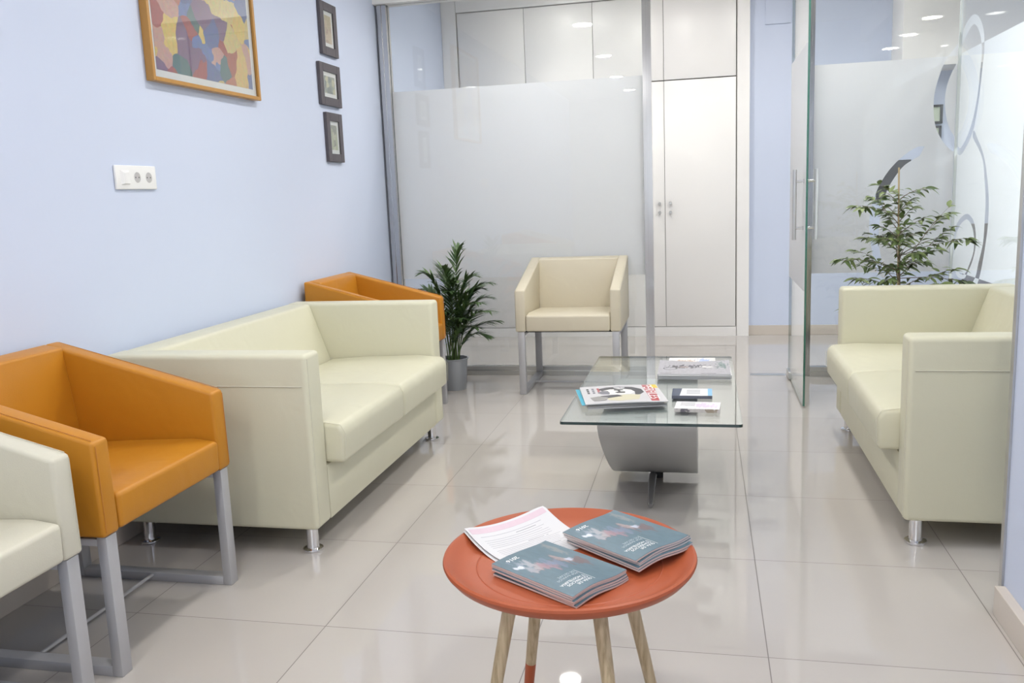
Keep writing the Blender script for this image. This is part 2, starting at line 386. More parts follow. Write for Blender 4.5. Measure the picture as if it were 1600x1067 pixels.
# ------------------------------------------------------------ hall behind the partition
cab = thing('built_in_cupboard', 'white built-in wall of cupboards in the hall beyond the glass', 'cupboard', (0, YF, 0))
bx('carcass', (0.002, -0.03, 0), (2.394, -0.002, ZH - 0.002), LACQ, cab, smooth=False)
bx('shadow_gap', (0.127, -0.033, 0.078), (2.298, -0.0305, 2.615), GAPM, cab, smooth=False)
bx('plinth', (0.125, -0.05, 0.0), (2.30, -0.031, 0.076), LACQ, cab, smooth=False)
xs = [0.13, 0.672, 1.213, 1.754, 2.295]
for i in range(4):
    a, b = xs[i] + 0.0018, xs[i + 1] - 0.0018
    d = bx('upper_door', (a, -0.052, 1.998), (b, -0.034, 2.612), LACQ, cab, 0.0015)
    d = bx('lower_door', (a, -0.052, 0.08), (b, -0.034, 1.990), LACQ, cab, 0.0015)
    kx = b - 0.04 if i % 2 == 0 else a + 0.04
    for z in (1.06, 0.99):
        bm = bmesh.new(); 
        add_tube(bm, [(kx, -0.052, z), (kx, -0.062, z), (kx, -0.064, z), (kx, -0.074, z)], [0.005, 0.005, 0.013, 0.011], 14)
        obj('knob', bm, STEEL_B, d)
bx('side_panel', (0.002, -0.06, 0), (0.122, -0.0305, ZH - 0.002), LACQ, cab, smooth=False)
bx('side_panel', (2.303, -0.06, 0), (2.394, -0.0305, ZH - 0.002), LACQ, cab, smooth=False)
bx('top_panel', (0.125, -0.06, 2.62), (2.30, -0.0305, ZH - 0.002), LACQ, cab, smooth=False)
box_struct('trim_bulkhead', (3.40, 6.75, 1.94), (4.75, YF, ZH), WHITE)
tag(bx('access_panel', (2.507, YF - 0.008, 2.355), (2.69, YF, 2.62), WALL, None, 0.001), 'small pale blue access hatch high on the hall wall right of the cupboards', 'access panel')
# dark glazed board and framed sheets on the hall wall, seen through the clear ribbons
t = thing('wall_screen', 'dark screen on the hall wall seen through the clear swoosh in the frosted glass', 'screen', (3.47, YF, 1.24))
bx('housing', (-0.15, -0.03, -0.21), (0.085, -0.001, 0.075), BLACK, t, 0.003)
bx('display', (-0.14, -0.032, -0.20), (0.075, -0.0305, 0.065), mat('dark_display', (0.05, 0.05, 0.055), 0.5), t)
def hall_frame(x0, x1, z0, z1, label):
    t = thing('framed_certificate', label, 'framed certificate', ((x0 + x1) / 2, YF, (z0 + z1) / 2))
    w, h = (x1 - x0) / 2, (z1 - z0) / 2; bm = bmesh.new()
    for lo, hi in (((-w, -.025, -h), (-w + .016, -.001, h)), ((w - .016, -.025, -h), (w, -.001, h)), ((-w, -.025, -h), (w, -.001, -h + .016)), ((-w, -.025, h - .016), (w, -.001, h))): add_box(bm, lo, hi)
    obj('frame', bm, BLACK, t, smooth=False)
    bx('sheet', (-w + .016, -.012, -h + .016), (w - .016, -.002, h - .016), mat('pale_green_sheet', (0.66, 0.74, 0.60), 0.6), t)
hall_frame(3.56, 3.76, 1.565, 1.70, 'upper black-framed pale certificate seen through the clear ring in the glass')
hall_frame(3.56, 3.755, 1.44, 1.55, 'lower black-framed certificate seen through the clear ring in the glass')

# ------------------------------------------------------------ street side beyond the side glazing
PAVE = mat('grey_pavement', (0.07, 0.07, 0.078), 0.8, var=0.15, vscale=6)
FAC = mat('grey_blue_facade', (0.13, 0.145, 0.17), 0.8, var=0.1, vscale=3)
BRICK = mat('brown_stone_base', (0.06, 0.042, 0.038), 0.8, var=0.2, vscale=10)
box_struct('trim_pavement', (XS + 0.05, YB, 0.001), (8.1, 8.9, 0.012), PAVE)
box_struct('wall_street_opposite', (7.6, YB, 0.9), (7.9, 8.9, 5.5), FAC)
box_struct('wall_street_base', (7.55, YB, 0.012), (7.9, 8.9, 0.9), BRICK)
box_struct('wall_street_end', (4.92, 8.6, 1.0), (7.55, 8.8, 5.5), FAC)
box_struct('wall_street_end_base', (4.92, 8.55, 0.012), (7.5, 8.8, 1.0), BRICK)
box_struct('trim_canopy_wall_base', (3.55, YP - 0.02, 0.012), (4.75, YP + 0.06, 0.9), BRICK)
box_struct('wall_hall_side', (4.75, YP + 0.06, 0), (4.9, YF + 0.15, ZH + 0.1), WHITE)

# ------------------------------------------------------------ ceiling downlights
EM = mat('lamp_diffuser', (1, 1, 1), 0.5, emis=(1, 0.985, 0.95), estr=22)
def downlight(x, y, z, label, group, first=None, power=DOWN_W):
    if first is None:
        t = thing('downlight', label, 'ceiling light', (x, y, z), 0, group)
        bm = bmesh.new(); add_lathe(bm, [(0.082, -0.0005), (0.10, -0.0005), (0.10, -0.006), (0.088, -0.010), (0.082, -0.006), (0.082, -0.0005)], n=32); obj('trim_ring', bm, PLASTIC, t)
        bm = bmesh.new(); add_lathe(bm, [(0, -0.001), (0.082, -0.001), (0.082, -0.004), (0, -0.005)], n=32); obj('diffuser', bm, EM, t)
    else:
        t = dup(first, (x, y, z), 0, label, group)
    l = area('lamp_light', (0, 0, -0.012), (0, 0, 0), 0.16, power, (1.0, 0.97, 0.92), shape='DISK'); l.parent = t
    if y > 6.3: l.data.spread = math.radians(100); l.data.energy *= 0.45      # the narrow-beam lamp close to the cupboards
    return t
ORD = ['nearest', 'second from', 'third from', 'fourth from', 'fifth from']
def lab_(i, row): return 'round white recessed downlight, %s the glass partition in the %s' % (('nearest to' if i == 0 else ORD[i]), row)
D0 = None
for row, pts, z, grp, pw in (('row by the left wall', [(1.0, 4.95), (1.04, 3.33), (1.02, 1.47), (0.98, -0.35), (1.02, -1.9)], ZC, 'downlights over the waiting room', DOWN_W),
                         ('row above the coffee table', [(2.35, 4.2), (2.35, 2.3), (2.35, 0.4), (2.35, -1.6)], ZC, 'downlights over the waiting room', DOWN_W),
                         ('hall ceiling', [(2.75, 5.98), (1.7, 5.98), (0.976, 6.5)], ZH, 'downlights over the hall', DOWN_W * 0.85),  # the two by the partition are added unseen to even the hall light
                         ('canopy outside the side glass', [(4.06, 4.6), (4.06, 3.25), (4.06, 2.32), (4.06, 1.39), (4.06, 0.5)], ZC, 'downlights outside the side glass', 2.5)):
    for i, (x, y) in enumerate(pts):
        t = downlight(x, y, z, lab_(i, row), grp, D0, power=pw)
        if D0 is None:
            D0 = t

# ------------------------------------------------------------ armchairs
def make_chair(label, M, SEAM, W=0.60, D=0.57, group=None):
    t = thing('armchair', label, 'armchair', (0, 0, 0), 0)
    w, d = W / 2, D / 2; at = 0.062
    for s in (-1, 1):
        bm = bmesh.new()
        prof = [(-d, 0.378), (-d + 0.004, 0.622), (d, 0.775), (d, 0.378)]
        a, b = (w - at, w) if s > 0 else (-w, -w + at)
        add_prism(bm, prof, 0, a, b, 0.010, 3)
        arm = obj('armrest', bm, M, t)
        bm = bmesh.new()      # stitched seam along the inner and outer edge of the arm top and front
        for x in ((w - 0.009) * s,):
            add_tube(bm, [(x, -d - 0.0005, 0.39), (x, -d + 0.002, 0.612)], 0.0009, 6)
            add_tube(bm, [(x, -d + 0.012, 0.6265), (x, d - 0.012, 0.7715)], 0.0009, 6)
        obj('seam', bm, SEAM, arm)
    bm = bmesh.new()
    add_prism(bm, [(d - 0.066, 0.775 - 0.012), (d - 0.105, 0.40), (d - 0.001, 0.38), (d - 0.001, 0.774)], 0, -w + at - 0.004, w - at + 0.004, 0.008, 3)
    obj('backrest', bm, M, t)
    bm = bmesh.new()
    # seat cushion: a grid with soft crown
    x0, x1 = -w + at + 0.001, w - at - 0.001
    add_prism(bm, [(-d - 0.002, 0.380), (-d - 0.004, 0.474), (-d + 0.07, 0.484), (0, 0.474), (d - 0.10, 0.462), (d - 0.10, 0.38)], 0, x0, x1, 0.012, 4)
    obj('seat', bm, M, t)
    bx('underside', (-w + 0.03, -d + 0.03, 0.372), (w - 0.03, d - 0.03, 0.379), UNDER, t)
    lw, lt = 0.040, 0.028
    for s in (-1, 1):
        xa = s * (w - 0.012 - lw / 2)
        lo, hi = xa - lw / 2, xa + lw / 2
        bx('leg', (lo, -d + 0.006, 0), (hi, -d + 0.006 + lt, 0.377), GREYLEG, t, 0.002)
        bx('leg', (lo, d - 0.006 - lt, 0), (hi, d - 0.006, 0.377), GREYLEG, t, 0.002)
        bx('runner', (lo, -d + 0.006 + lt, 0.0), (hi, d - 0.006 - lt, lt), GREYLEG, t, 0.002)
        bx('top_rail', (lo, -d + 0.006 + lt, 0.352), (hi, d - 0.006 - lt, 0.3715), GREYLEG, t, 0.002)
    bm = bmesh.new(); add_tube(bm, [(-w + 0.05, 0.0, 0.02), (w - 0.05, 0.0, 0.02)], 0.0055, 10)
    obj('crossbar', bm, GREYLEG, t)
    return t
oc = make_chair('orange leather armchair between the near cream armchair and the left sofa', ORANGE, ORANGE_SEAM)
oc.location = (0.315, 2.085, 0); oc.rotation_euler = (0, 0, PI / 2)
dup(oc, (0.315, 4.47, 0), PI / 2, 'orange leather armchair at the far end of the left sofa, beside the potted palm')
cc = make_chair('beige leather armchair facing the room in front of the frosted glass partition', CREAM2, CREAM_SEAM, W=0.62)
cc.location = (1.275, 5.255, 0)
c3 = make_chair('cream leather armchair at the photo\'s lower left corner, nearest the camera', CREAM3, CREAM_SEAM)
c3.location = (0.315, 1.41, 0); c3.rotation_euler = (0, 0, PI / 2)

# ------------------------------------------------------------ sofas
def make_sofa(label, L=1.48, D=0.745):
    t = thing('sofa', label, 'sofa')
    w, d = L / 2, D / 2; at = 0.115
    for s in (-1, 1):
        a, b = (w - at, w) if s > 0 else (-w, -w + at)
        bm = bmesh.new(); add_box(bm, (a, -d, 0.09), (b, d, 0.69), 0.016, 4)
        arm = obj('armrest', bm, CREAM, t)
        bm = bmesh.new(); x = s * (w + 0.0003); y = -d + 0.018
        add_tube(bm, [(x, y, 0.585), (x, d - 0.012, 0.585)], 0.0022, 6)
        add_tube(bm, [(x - s * 0.016, -d - 0.0002, 0.10), (x - s * 0.016, -d - 0.0002, 0.675)], 0.0012, 6)
        obj('seam', bm, CREAM_SEAM, arm)
    bm = bmesh.new()
    add_prism(bm, [(d - 0.125, 0.688), (d - 0.215, 0.42), (d - 0.25, 0.26), (d - 0.002, 0.10), (d - 0.002, 0.688)], 0, -w + at - 0.006, w - at + 0.006, 0.014, 4)
    obj('backrest', bm, CREAM, t)
    bm = bmesh.new(); add_box(bm, (-w + at + 0.001, -d + 0.003, 0.091), (w - at - 0.001, d - 0.26, 0.286), 0.006, 2)
    obj('base', bm, CREAM, t)
    for s in (-1, 1):
        a, b = (0.001, w - at - 0.002) if s > 0 else (-w + at + 0.002, -0.001)
        bm = bmesh.new()
        prof = [(-d - 0.062, 0.292), (-d - 0.066, 0.40), (-d - 0.05, 0.428), (-d + 0.06, 0.438), (-0.05, 0.432), (d - 0.222, 0.418), (d - 0.248, 0.292)]
        add_prism(bm, prof, 0, a, b, 0.016, 4)
        cu = obj('seat_cushion', bm, CREAM, t)
        bm = bmesh.new(); xo = b - 0.006 if s > 0 else a + 0.006
        add_tube(bm, [(xo, -d - 0.0655, 0.31), (xo, -d - 0.069, 0.395), (xo, -d - 0.052, 0.426), (xo, -d + 0.05, 0.4385)], 0.0009, 6)
        obj('piping', bm, CREAM_SEAM, cu)
    for x in (-w + 0.055, w - 0.055):
        for y in (-d + 0.05, d - 0.065):
            bm = bmesh.new(); add_lathe(bm, [(0, 0), (0.034, 0), (0.035, 0.004), (0.034, 0.009), (0.0215, 0.012), (0.0205, 0.02), (0.0205, 0.091), (0, 0.091)], (x, y), 24)
            obj('foot', bm, CHROME, t)
    return t
sf = make_sofa('cream leather two-seat sofa against the blue left wall')
sf.location = (0.41, 3.318, 0); sf.rotation_euler = (0, 0, PI / 2)
dup(sf, (3.045, 3.615, 0), -PI / 2, 'cream leather two-seat sofa on the right, its back to the frosted side glass')

# ------------------------------------------------------------ glass coffee table
ZT = 0.400
ct = thing('coffee_table', 'glass-topped coffee table with a curved grey base between the two sofas', 'coffee table', (1.865, 3.49, 0))
bm = bmesh.new()
X0, X1, Yn, Yf = 1.560 - 1.865, 2.172 - 1.865, 2.885 - 3.49, 4.095 - 3.49
rr = 0.012; prof = []
for cx, cy, a0 in ((X1 - rr, Yf - rr, 0), (X0 + rr, Yf - rr, 90), (X0 + rr, Yn + rr, 180), (X1 - rr, Yn + rr, 270)):
    for k in range(4): a = math.radians(a0 + 30 * k); prof.append((cx + rr * math.cos(a), cy + rr * math.sin(a)))
add_prism(bm, prof, 2, ZT - 0.010, ZT)
bm.normal_update()
for f in bm.faces: f.material_index = 0 if abs(f.normal.z) > 0.5 else 1
obj('glass_top', bm, [glass_mat('table_glass', (0.955, 0.985, 0.975)), TABLE_EDGE], ct, smooth=False)
bm = bmesh.new()
cv = [(-0.608, 0.3895), (-0.600, 0.372), (-0.560, 0.330), (-0.449, 0.250), (-0.290, 0.155), (-0.150, 0.085), (-0.060, 0.050), (-0.015, 0.036), (0.060, 0.034), (0.100, 0.045), (0.128, 0.085), (0.140, 0.16), (0.148, 0.3895)]
for i_ in range(2):      # round the polyline
    nv = [cv[0]]
    for a, b in zip(cv[:-1], cv[1:]): nv += [(a[0] * .75 + b[0] * .25, a[1] * .75 + b[1] * .25), (a[0] * .25 + b[0] * .75, a[1] * .25 + b[1] * .75)]
    cv = nv + [cv[-1]]
add_prism(bm, cv, 0, 1.690 - 1.865, 2.022 - 1.865, 0.003, 2)
obj('curved_base', bm, GREYBASE, ct)
for s in (-1, 1):
    bm = bmesh.new()
    add_tube(bm, [(-0.018, s * 0.10, 0.050), (-0.016, s * 0.20, 0.060), (-0.014, s * 0.335, 0.016), (-0.014, s * 0.348, 0.012)], [0.015, 0.014, 0.012, 0.009], 14)
    obj('leg', bm, mat('satin_grey_metal', (0.36, 0.36, 0.37), 0.22, 0.85), ct)
bx('foot_plate', (-0.035, 0.02, 0.0), (0.015, 0.06, 0.0342), UNDER, ct)

# ------------------------------------------------------------ printed matter
def pages_mat(name, c1, c2, layers):
    m, nt, b = new_mat(name)
    tc = nt.nodes.new('ShaderNodeTexCoord'); sp = nt.nodes.new('ShaderNodeSeparateXYZ'); nt.links.new(tc.outputs['Object'], sp.inputs[0])
    fr = math_node(nt, 'FRACT', math_node(nt, 'MULTIPLY', sp.outputs[2], layers))
    mx = nt.nodes.new('ShaderNodeMix'); mx.data_type = 'RGBA'; mx.inputs[6].default_value = (*c1, 1); mx.inputs[7].default_value = (*c2, 1)
    nt.links.new(fr, mx.inputs[0]); nt.links.new(mx.outputs[2], b.inputs['Base Color']); b.inputs['Roughness'].default_value = 0.6
    return m
PAGES = pages_mat('page_edges', (0.72, 0.66, 0.63), (0.52, 0.45, 0.43), 2500)
PAGES_G = pages_mat('magazine_page_edges', (0.70, 0.70, 0.70), (0.42, 0.42, 0.44), 1500)
def cover_mat(name, base, blobs, spec_r=0.42):
    """soft printed picture: base colour with blurred patches given as (x, y, radius x, radius y, colour, softness)"""
    m, nt, b = new_mat(name)
    tc = nt.nodes.new('ShaderNodeTexCoord'); sp = nt.nodes.new('ShaderNodeSeparateXYZ'); nt.links.new(tc.outputs['Object'], sp.inputs[0])
    ns = nt.nodes.new('ShaderNodeTexNoise'); ns.inputs['Scale'].default_value = 110; ns.inputs['Detail'].default_value = 5
    mp = nt.nodes.new('ShaderNodeMapping'); mp.inputs['Scale'].default_value = (1.0, 0.35, 1); nt.links.new(tc.outputs['Object'], mp.inputs[0]); nt.links.new(mp.outputs[0], ns.inputs['Vector'])
    n1 = math_node(nt, 'SUBTRACT', ns.outputs['Fac'], 0.5)
    mx = nt.nodes.new('ShaderNodeMix'); mx.data_type = 'RGBA'
    mx.inputs[6].default_value = (*[c * 0.8 for c in base], 1); mx.inputs[7].default_value = (*[c * 1.25 for c in base], 1); nt.links.new(ns.outputs['Fac'], mx.inputs[0])
    cur = mx.outputs[2]
    for (x, y, rx, ry, col, amp) in blobs:
        dx = math_node(nt, 'DIVIDE', math_node(nt, 'SUBTRACT', sp.outputs[0], x), rx)
        dy = math_node(nt, 'DIVIDE', math_node(nt, 'SUBTRACT', sp.outputs[1], y), ry)
        d = math_node(nt, 'SQRT', math_node(nt, 'ADD', math_node(nt, 'MULTIPLY', dx, dx), math_node(nt, 'MULTIPLY', dy, dy)))
        d = math_node(nt, 'ADD', d, math_node(nt, 'MULTIPLY', n1, 4.5))
        mr = nt.nodes.new('ShaderNodeMapRange'); mr.inputs['From Min'].default_value = 1.15; mr.inputs['From Max'].default_value = 0.6
        mr.inputs['To Min'].default_value = 0; mr.inputs['To Max'].default_value = amp; nt.links.new(d, mr.inputs['Value'])
        mm = nt.nodes.new('ShaderNodeMix'); mm.data_type = 'RGBA'; mm.inputs[7].default_value = (*col, 1)
        nt.links.new(mr.outputs[0], mm.inputs[0]); nt.links.new(cur, mm.inputs[6]); cur = mm.outputs[2]
    nt.links.new(cur, b.inputs['Base Color']); b.inputs['Roughness'].default_value = spec_r
    return m
def sheet_block(w, h, z0, z1, bend, nx=16, ny=16, cover_t=0.0005):
    """closed block with bent top and bottom; returns (pages bm, cover bm)"""
    out = []
    for a, b_ in ((z0, z1 - cover_t), (z1 - cover_t, z1)):
        bm = bmesh.new(); g = [[], []]
        for k, zz in enumerate((a, b_)):
            for j in range(ny + 1):
                row = []
                for i in range(nx + 1):
                    x = -w / 2 + w * i / nx; y = -h / 2 + h * j / ny
                    row.append(bm.verts.new((x, y, zz + bend(x, y))))
                g[k].append(row)
        for j in range(ny):
            for i in range(nx):
                bm.faces.new((g[1][j][i], g[1][j][i + 1], g[1][j + 1][i + 1], g[1][j + 1][i]))
                bm.faces.new((g[0][j][i], g[0][j + 1][i], g[0][j + 1][i + 1], g[0][j][i + 1]))
        for i in range(nx):
            bm.faces.new((g[0][0][i], g[0][0][i + 1], g[1][0][i + 1], g[1][0][i])); bm.faces.new((g[0][ny][i + 1], g[0][ny][i], g[1][ny][i], g[1][ny][i + 1]))
        for j in range(ny):
            bm.faces.new((g[0][j + 1][0], g[0][j][0], g[1][j][0], g[1][j + 1][0])); bm.faces.new((g[0][j][nx], g[0][j + 1][nx], g[1][j + 1][nx], g[1][j][nx]))
        out.append(bm)
    return out

# round tray table ----------------------------------------------------------
TX, TY = 1.776, 1.6686
tt_ = thing('tray_table', 'round coral-red tray table on splayed wooden legs in the foreground', 'side table', (TX, TY, 0))
bm = bmesh.new()
add_lathe(bm, [(0, 0.430), (0.185, 0.430), (0.210, 0.4315), (0.231, 0.440), (0.245, 0.4525), (0.2505, 0.4555), (0.2555, 0.4535), (0.257, 0.449), (0.255, 0.444), (0.245, 0.432), (0.231, 0.424), (0.20, 0.4195), (0, 0.4185)], n=96)
# pressed ring in the tray floor
add_lathe(bm, [(0.186, 0.4300), (0.1885, 0.4312), (0.191, 0.4300)], n=96)
obj('tray', bm, TRAY, tt_)
def wood_mat():
    m, nt, b = new_mat('pale_oak')
    tc = nt.nodes.new('ShaderNodeTexCoord'); mp = nt.nodes.new('ShaderNodeMapping'); mp.inputs['Scale'].default_value = (60, 60, 5)
    nt.links.new(tc.outputs['Object'], mp.inputs[0])
    n = nt.nodes.new('ShaderNodeTexNoise'); n.inputs['Scale'].default_value = 2.2; n.inputs['Detail'].default_value = 6; nt.links.new(mp.outputs[0], n.inputs['Vector'])
    cr = nt.nodes.new('ShaderNodeValToRGB'); e = cr.color_ramp.elements
    e[0].position = 0.3; e[0].color = (0.36, 0.27, 0.15, 1); e[1].position = 0.65; e[1].color = (0.60, 0.48, 0.31, 1)
    nt.links.new(n.outputs['Fac'], cr.inputs[0]); nt.links.new(cr.outputs[0], b.inputs['Base Color']); b.inputs['Roughness'].default_value = 0.5
    return m
WOOD = wood_mat()
LEGS = [((-0.088, -0.060), (-0.212, -0.012)), ((-0.055, 0.105), (-0.125, 0.198)), ((0.065, -0.105), (0.072, -0.03)), ((0.098, 0.05), (0.165, 0.15))]
LEGS = []
for a in (207, 131, -54, 28):
    LEGS.append((math.cos(math.radians(a)), math.sin(math.radians(a))))
for cx, cy in LEGS:
    p0 = Vector((cx * 0.115, cy * 0.115, 0.4185)); p1 = Vector((cx * 0.205, cy * 0.205, 0.0))
    q = p0.lerp(p1, 0.70)
    bm = bmesh.new(); add_tube(bm, [p0, q], [0.0150, 0.0122], 20)
    lg = obj('leg', bm, WOOD, tt_)
    bm = bmesh.new(); add_tube(bm, [q, p1], [0.0123, 0.0105], 20); o = obj('dipped_tip', bm, TRAY, lg); o['label'] = 'coral-red painted leg tip'
bm = bmesh.new()
for cx, cy in LEGS[:2]: add_box(bm, (-0.01, -0.01, 0.40), (0.01, 0.01, 0.4184))
add_lathe(bm, [(0, 0.402), (0.13, 0.402), (0.13, 0.4184), (0, 0.4184)], n=32)
obj('mounting_plate', bm, TRAY, tt_)

# guide brochures -----------------------------------------------------------
BW, BH, BT = 0.155, 0.217, 0.0040
def bro_bend(x, y): return 0.0030 * math.sin(2 * PI * (x / BW) + 0.6) * (0.5 + 0.5 * (y + BH / 2) / BH) + 0.0030
CROWD = []
rb = random.Random(3)
cols = [(0.24, 0.29, 0.37), (0.33, 0.20, 0.24), (0.34, 0.36, 0.41), (0.14, 0.09, 0.10), (0.38, 0.30, 0.29), (0.16, 0.22, 0.32)]
CROWD += [(-0.005, -0.02, 0.055, 0.018, (0.16, 0.12, 0.14), 0.7)]
for x, y, c in ((0.052, -0.058, 0), (0.045, -0.035, 2), (0.030, -0.030, 4), (0.018, -0.022, 1), (0.005, -0.012, 1), (0.004, -0.030, 5), (-0.012, -0.010, 5), (-0.030, -0.004, 3), (-0.045, 0.004, 3), (-0.035, -0.018, 4), (0.036, -0.046, 2), (-0.055, 0.01, 3)):
    CROWD.append((x, y, 0.012, 0.022, cols[c], 0.75))
CROWD += [(0.058, -0.05, 0.008, 0.010, (0.66, 0.69, 0.76), 0.9), (-0.042, -0.012, 0.009, 0.008, (0.52, 0.58, 0.70), 0.8), (-0.058, -0.06, 0.007, 0.04, (0.28, 0.27, 0.25), 0.5)]
BCOVER = cover_mat('guide_cover', (0.085, 0.150, 0.190), CROWD)
def make_brochure(label, group, lettering):
    t = thing('guide_brochure', label, 'brochure', (0, 0, 0), 0, group)
    a, b = sheet_block(BW, BH, 0, BT, bro_bend)
    obj('pages', a, PAGES, t)
    c = obj('cover', b, BCOVER, t)
    if lettering:
        T = lambda x, y: Matrix.Translation((x, y, BT + 0.0002))
        text_mesh('lettering', '2016', 0.0155, WTXT, c, T(0.024, -0.093), bro_bend)
        text_mesh('lettering', 'GUÍA DE\nCOMERCIOS\nY HOSTELERÍA', 0.0098, WTXT, c, T(0.0, 0.083), bro_bend)
        text_mesh('lettering', 'POR BARRIOS\nDE GETAFE', 0.0090, mat('pale_print', (0.45, 0.52, 0.56), 0.5), c, T(0.0, 0.0475), bro_bend)
        bm = bmesh.new(); add_box(bm, (-0.0045, 0.036, 0), (-0.0037, 0.092, 0.0003))
        for v in bm.verts: v.co.z += BT + 0.0001 + bro_bend(v.co.x, v.co.y)
        obj('rule', bm, WTXT, c)
    return t
bt = make_brochure('blue-grey 2016 guide brochure topmost of the nearer stack on the coral tray', 'guide brochures in the nearer stack', True)
bl = make_brochure('blue-grey guide brochure within the nearer stack on the coral tray, below its top one', 'guide brochures in the nearer stack', False)
RA = math.radians
ST = BT + 0.0003
near_lab = ['blue-grey guide brochure lowest in the nearer stack on the coral tray', 'blue-grey guide brochure second from the bottom of the nearer stack on the tray', 'blue-grey guide brochure in the middle of the nearer stack on the tray', 'blue-grey guide brochure just under the top one of the nearer stack']
far_lab = [l.replace('nearer', 'farther') for l in near_lab]
n_off = [(0.004, -0.004, 1.2), (0.003, 0.000, -1.0), (0.001, -0.003, 0.6), (-0.001, 0.001, -0.4)]
NC, NR, NZ = (1.7655, 1.5976), -123.8, 0.4306
for i, (dx, dy, da) in enumerate(n_off):
    if i == 0: bl.location = (NC[0] + dx, NC[1] + dy, NZ); bl.rotation_euler = (0, 0, RA(NR + da)); bl['label'] = near_lab[0]
    else: dup(bl, (NC[0] + dx, NC[1] + dy, NZ + i * ST), RA(NR + da), near_lab[i], 'guide brochures in the nearer stack')
bt.location = (NC[0], NC[1], NZ + 4 * ST); bt.rotation_euler = (0, 0, RA(NR))
# the farther stack leans on the raised rim of the tray
FC, FR_, FZ = Vector((1.883, 1.752, 0.4425)), RA(-130.0), (RA(1.5), RA(3.6))
f_off = [(0.008, -0.006, -1.0), (0.008, -0.004, -1.5), (0.005, 0.002, 1.0), (0.003, 0.001, 2.0)]
from mathutils import Euler
nrm = Euler((FZ[0], FZ[1], FR_)).to_matrix() @ Vector((0, 0, 1))
for i, (dx, dy, da) in enumerate(f_off):
    o = dup(bl, FC + nrm * i * ST + Vector((dx, dy, 0)), 0, far_lab[i], 'guide brochures in the farther stack'); o.rotation_euler = (FZ[0], FZ[1], FR_ + RA(da))
o = dup(bt, FC + nrm * 4 * ST, 0, 'blue-grey 2016 guide brochure topmost of the farther stack on the coral tray', 'guide brochures in the farther stack'); o.rotation_euler = (FZ[0], FZ[1], FR_)

# printed sheets on the tray --------------------------------------------------
def paper_sheet(loc, rz, w, h, z, label, text, lift=0.0):
    t = thing('printed_sheet', label, 'paper', (loc[0], loc[1], z), rz, 'sheets on the coral tray')
    def bend(x, y):      # the sheet lies in the tray and rides up onto its rim
        wx = loc[0] + x * math.cos(rz) - y * math.sin(rz) - TX; wy = loc[1] + x * math.sin(rz) + y * math.cos(rz) - TY
        r = math.hypot(wx, wy); k = max(0.0, min(1.0, (r - 0.150) / 0.100))
        return 0.0285 * k ** 1.7 + lift * max(0, -x / (w / 2)) ** 2
    a, b = sheet_block(w, h, 0, 0.0006, bend, cover_t=0.0003)
    obj('backing', a, PAPER, t); s = obj('sheet', b, PAPER, t)
    def strip(n, x0, y0, x1, y1, m):
        bm = bmesh.new(); nn = 10
        for k in range(nn):
            xa, xb = x0 + (x1 - x0) * k / nn, x0 + (x1 - x0) * (k + 1) / nn
            ov = []
            for zz in (0.0006, 0.0008):
                ov += [bm.verts.new((x, y, zz + bend(x, y))) for x, y in ((xa, y0), (xb, y0), (xb, y1), (xa, y1))]
            for q in ((0, 3, 2, 1), (4, 5, 6, 7), (0, 1, 5, 4), (1, 2, 6, 5), (2, 3, 7, 6), (3, 0, 4, 7)): bm.faces.new([ov[i] for i in q])
        obj(n, bm, m, s)
    if text:
        strip('heading_band', -w / 2 + .006, h / 2 - .022, w / 2 - .006, h / 2 - .006, PINKP)
        r = random.Random(11); y = h / 2 - 0.034
        FT = mat('faint_print', (0.40, 0.40, 0.44), 0.6)
        k = 0
        while y > -h / 2 + 0.02:
            if k % 6 == 1: strip('text_line', 0.0, y - 0.0009, 0.055, y + 0.0005, GREYTXT)
            else: strip('text_line', -w / 2 + 0.02, y - 0.0007, w / 2 - 0.02 - r.random() * 0.03, y + 0.0004, FT)
            y -= 0.0075; k += 1
    return t
U = Vector((0.664, 0.748)); N = Vector((0.748, -0.664))
c1 = Vector((1.6755, 1.7660))
paper_sheet(c1 + Vector((-0.003, -0.010)), math.atan2(U.y, U.x) - 0.02, 0.212, 0.182, 0.4303, 'plain white sheet beneath the printed sheet on the coral tray', False)
paper_sheet(c1, math.atan2(U.y, U.x), 0.218, 0.183, 0.4315, 'white printed sheet with a pink heading, uppermost on the coral tray', True, 0.003)

# magazines on the glass table -------------------------------------------------
def make_mag(w, h, t_, label, group, cm, loc, rz, edge=PAGES_G, bend=None, name='magazine', cat='magazine'):
    t = thing(name, label, cat, loc, rz, group)
    a, b = sheet_block(w, h, 0, t_, bend or (lambda x, y: 0), cover_t=0.0005)
    obj('pages', a, edge, t); c = obj('cover', b, cm, t)
    return t, c
def plaincov(name, c, r=0.35): return mat(name, c, r)
MA = (1.747, 3.218)
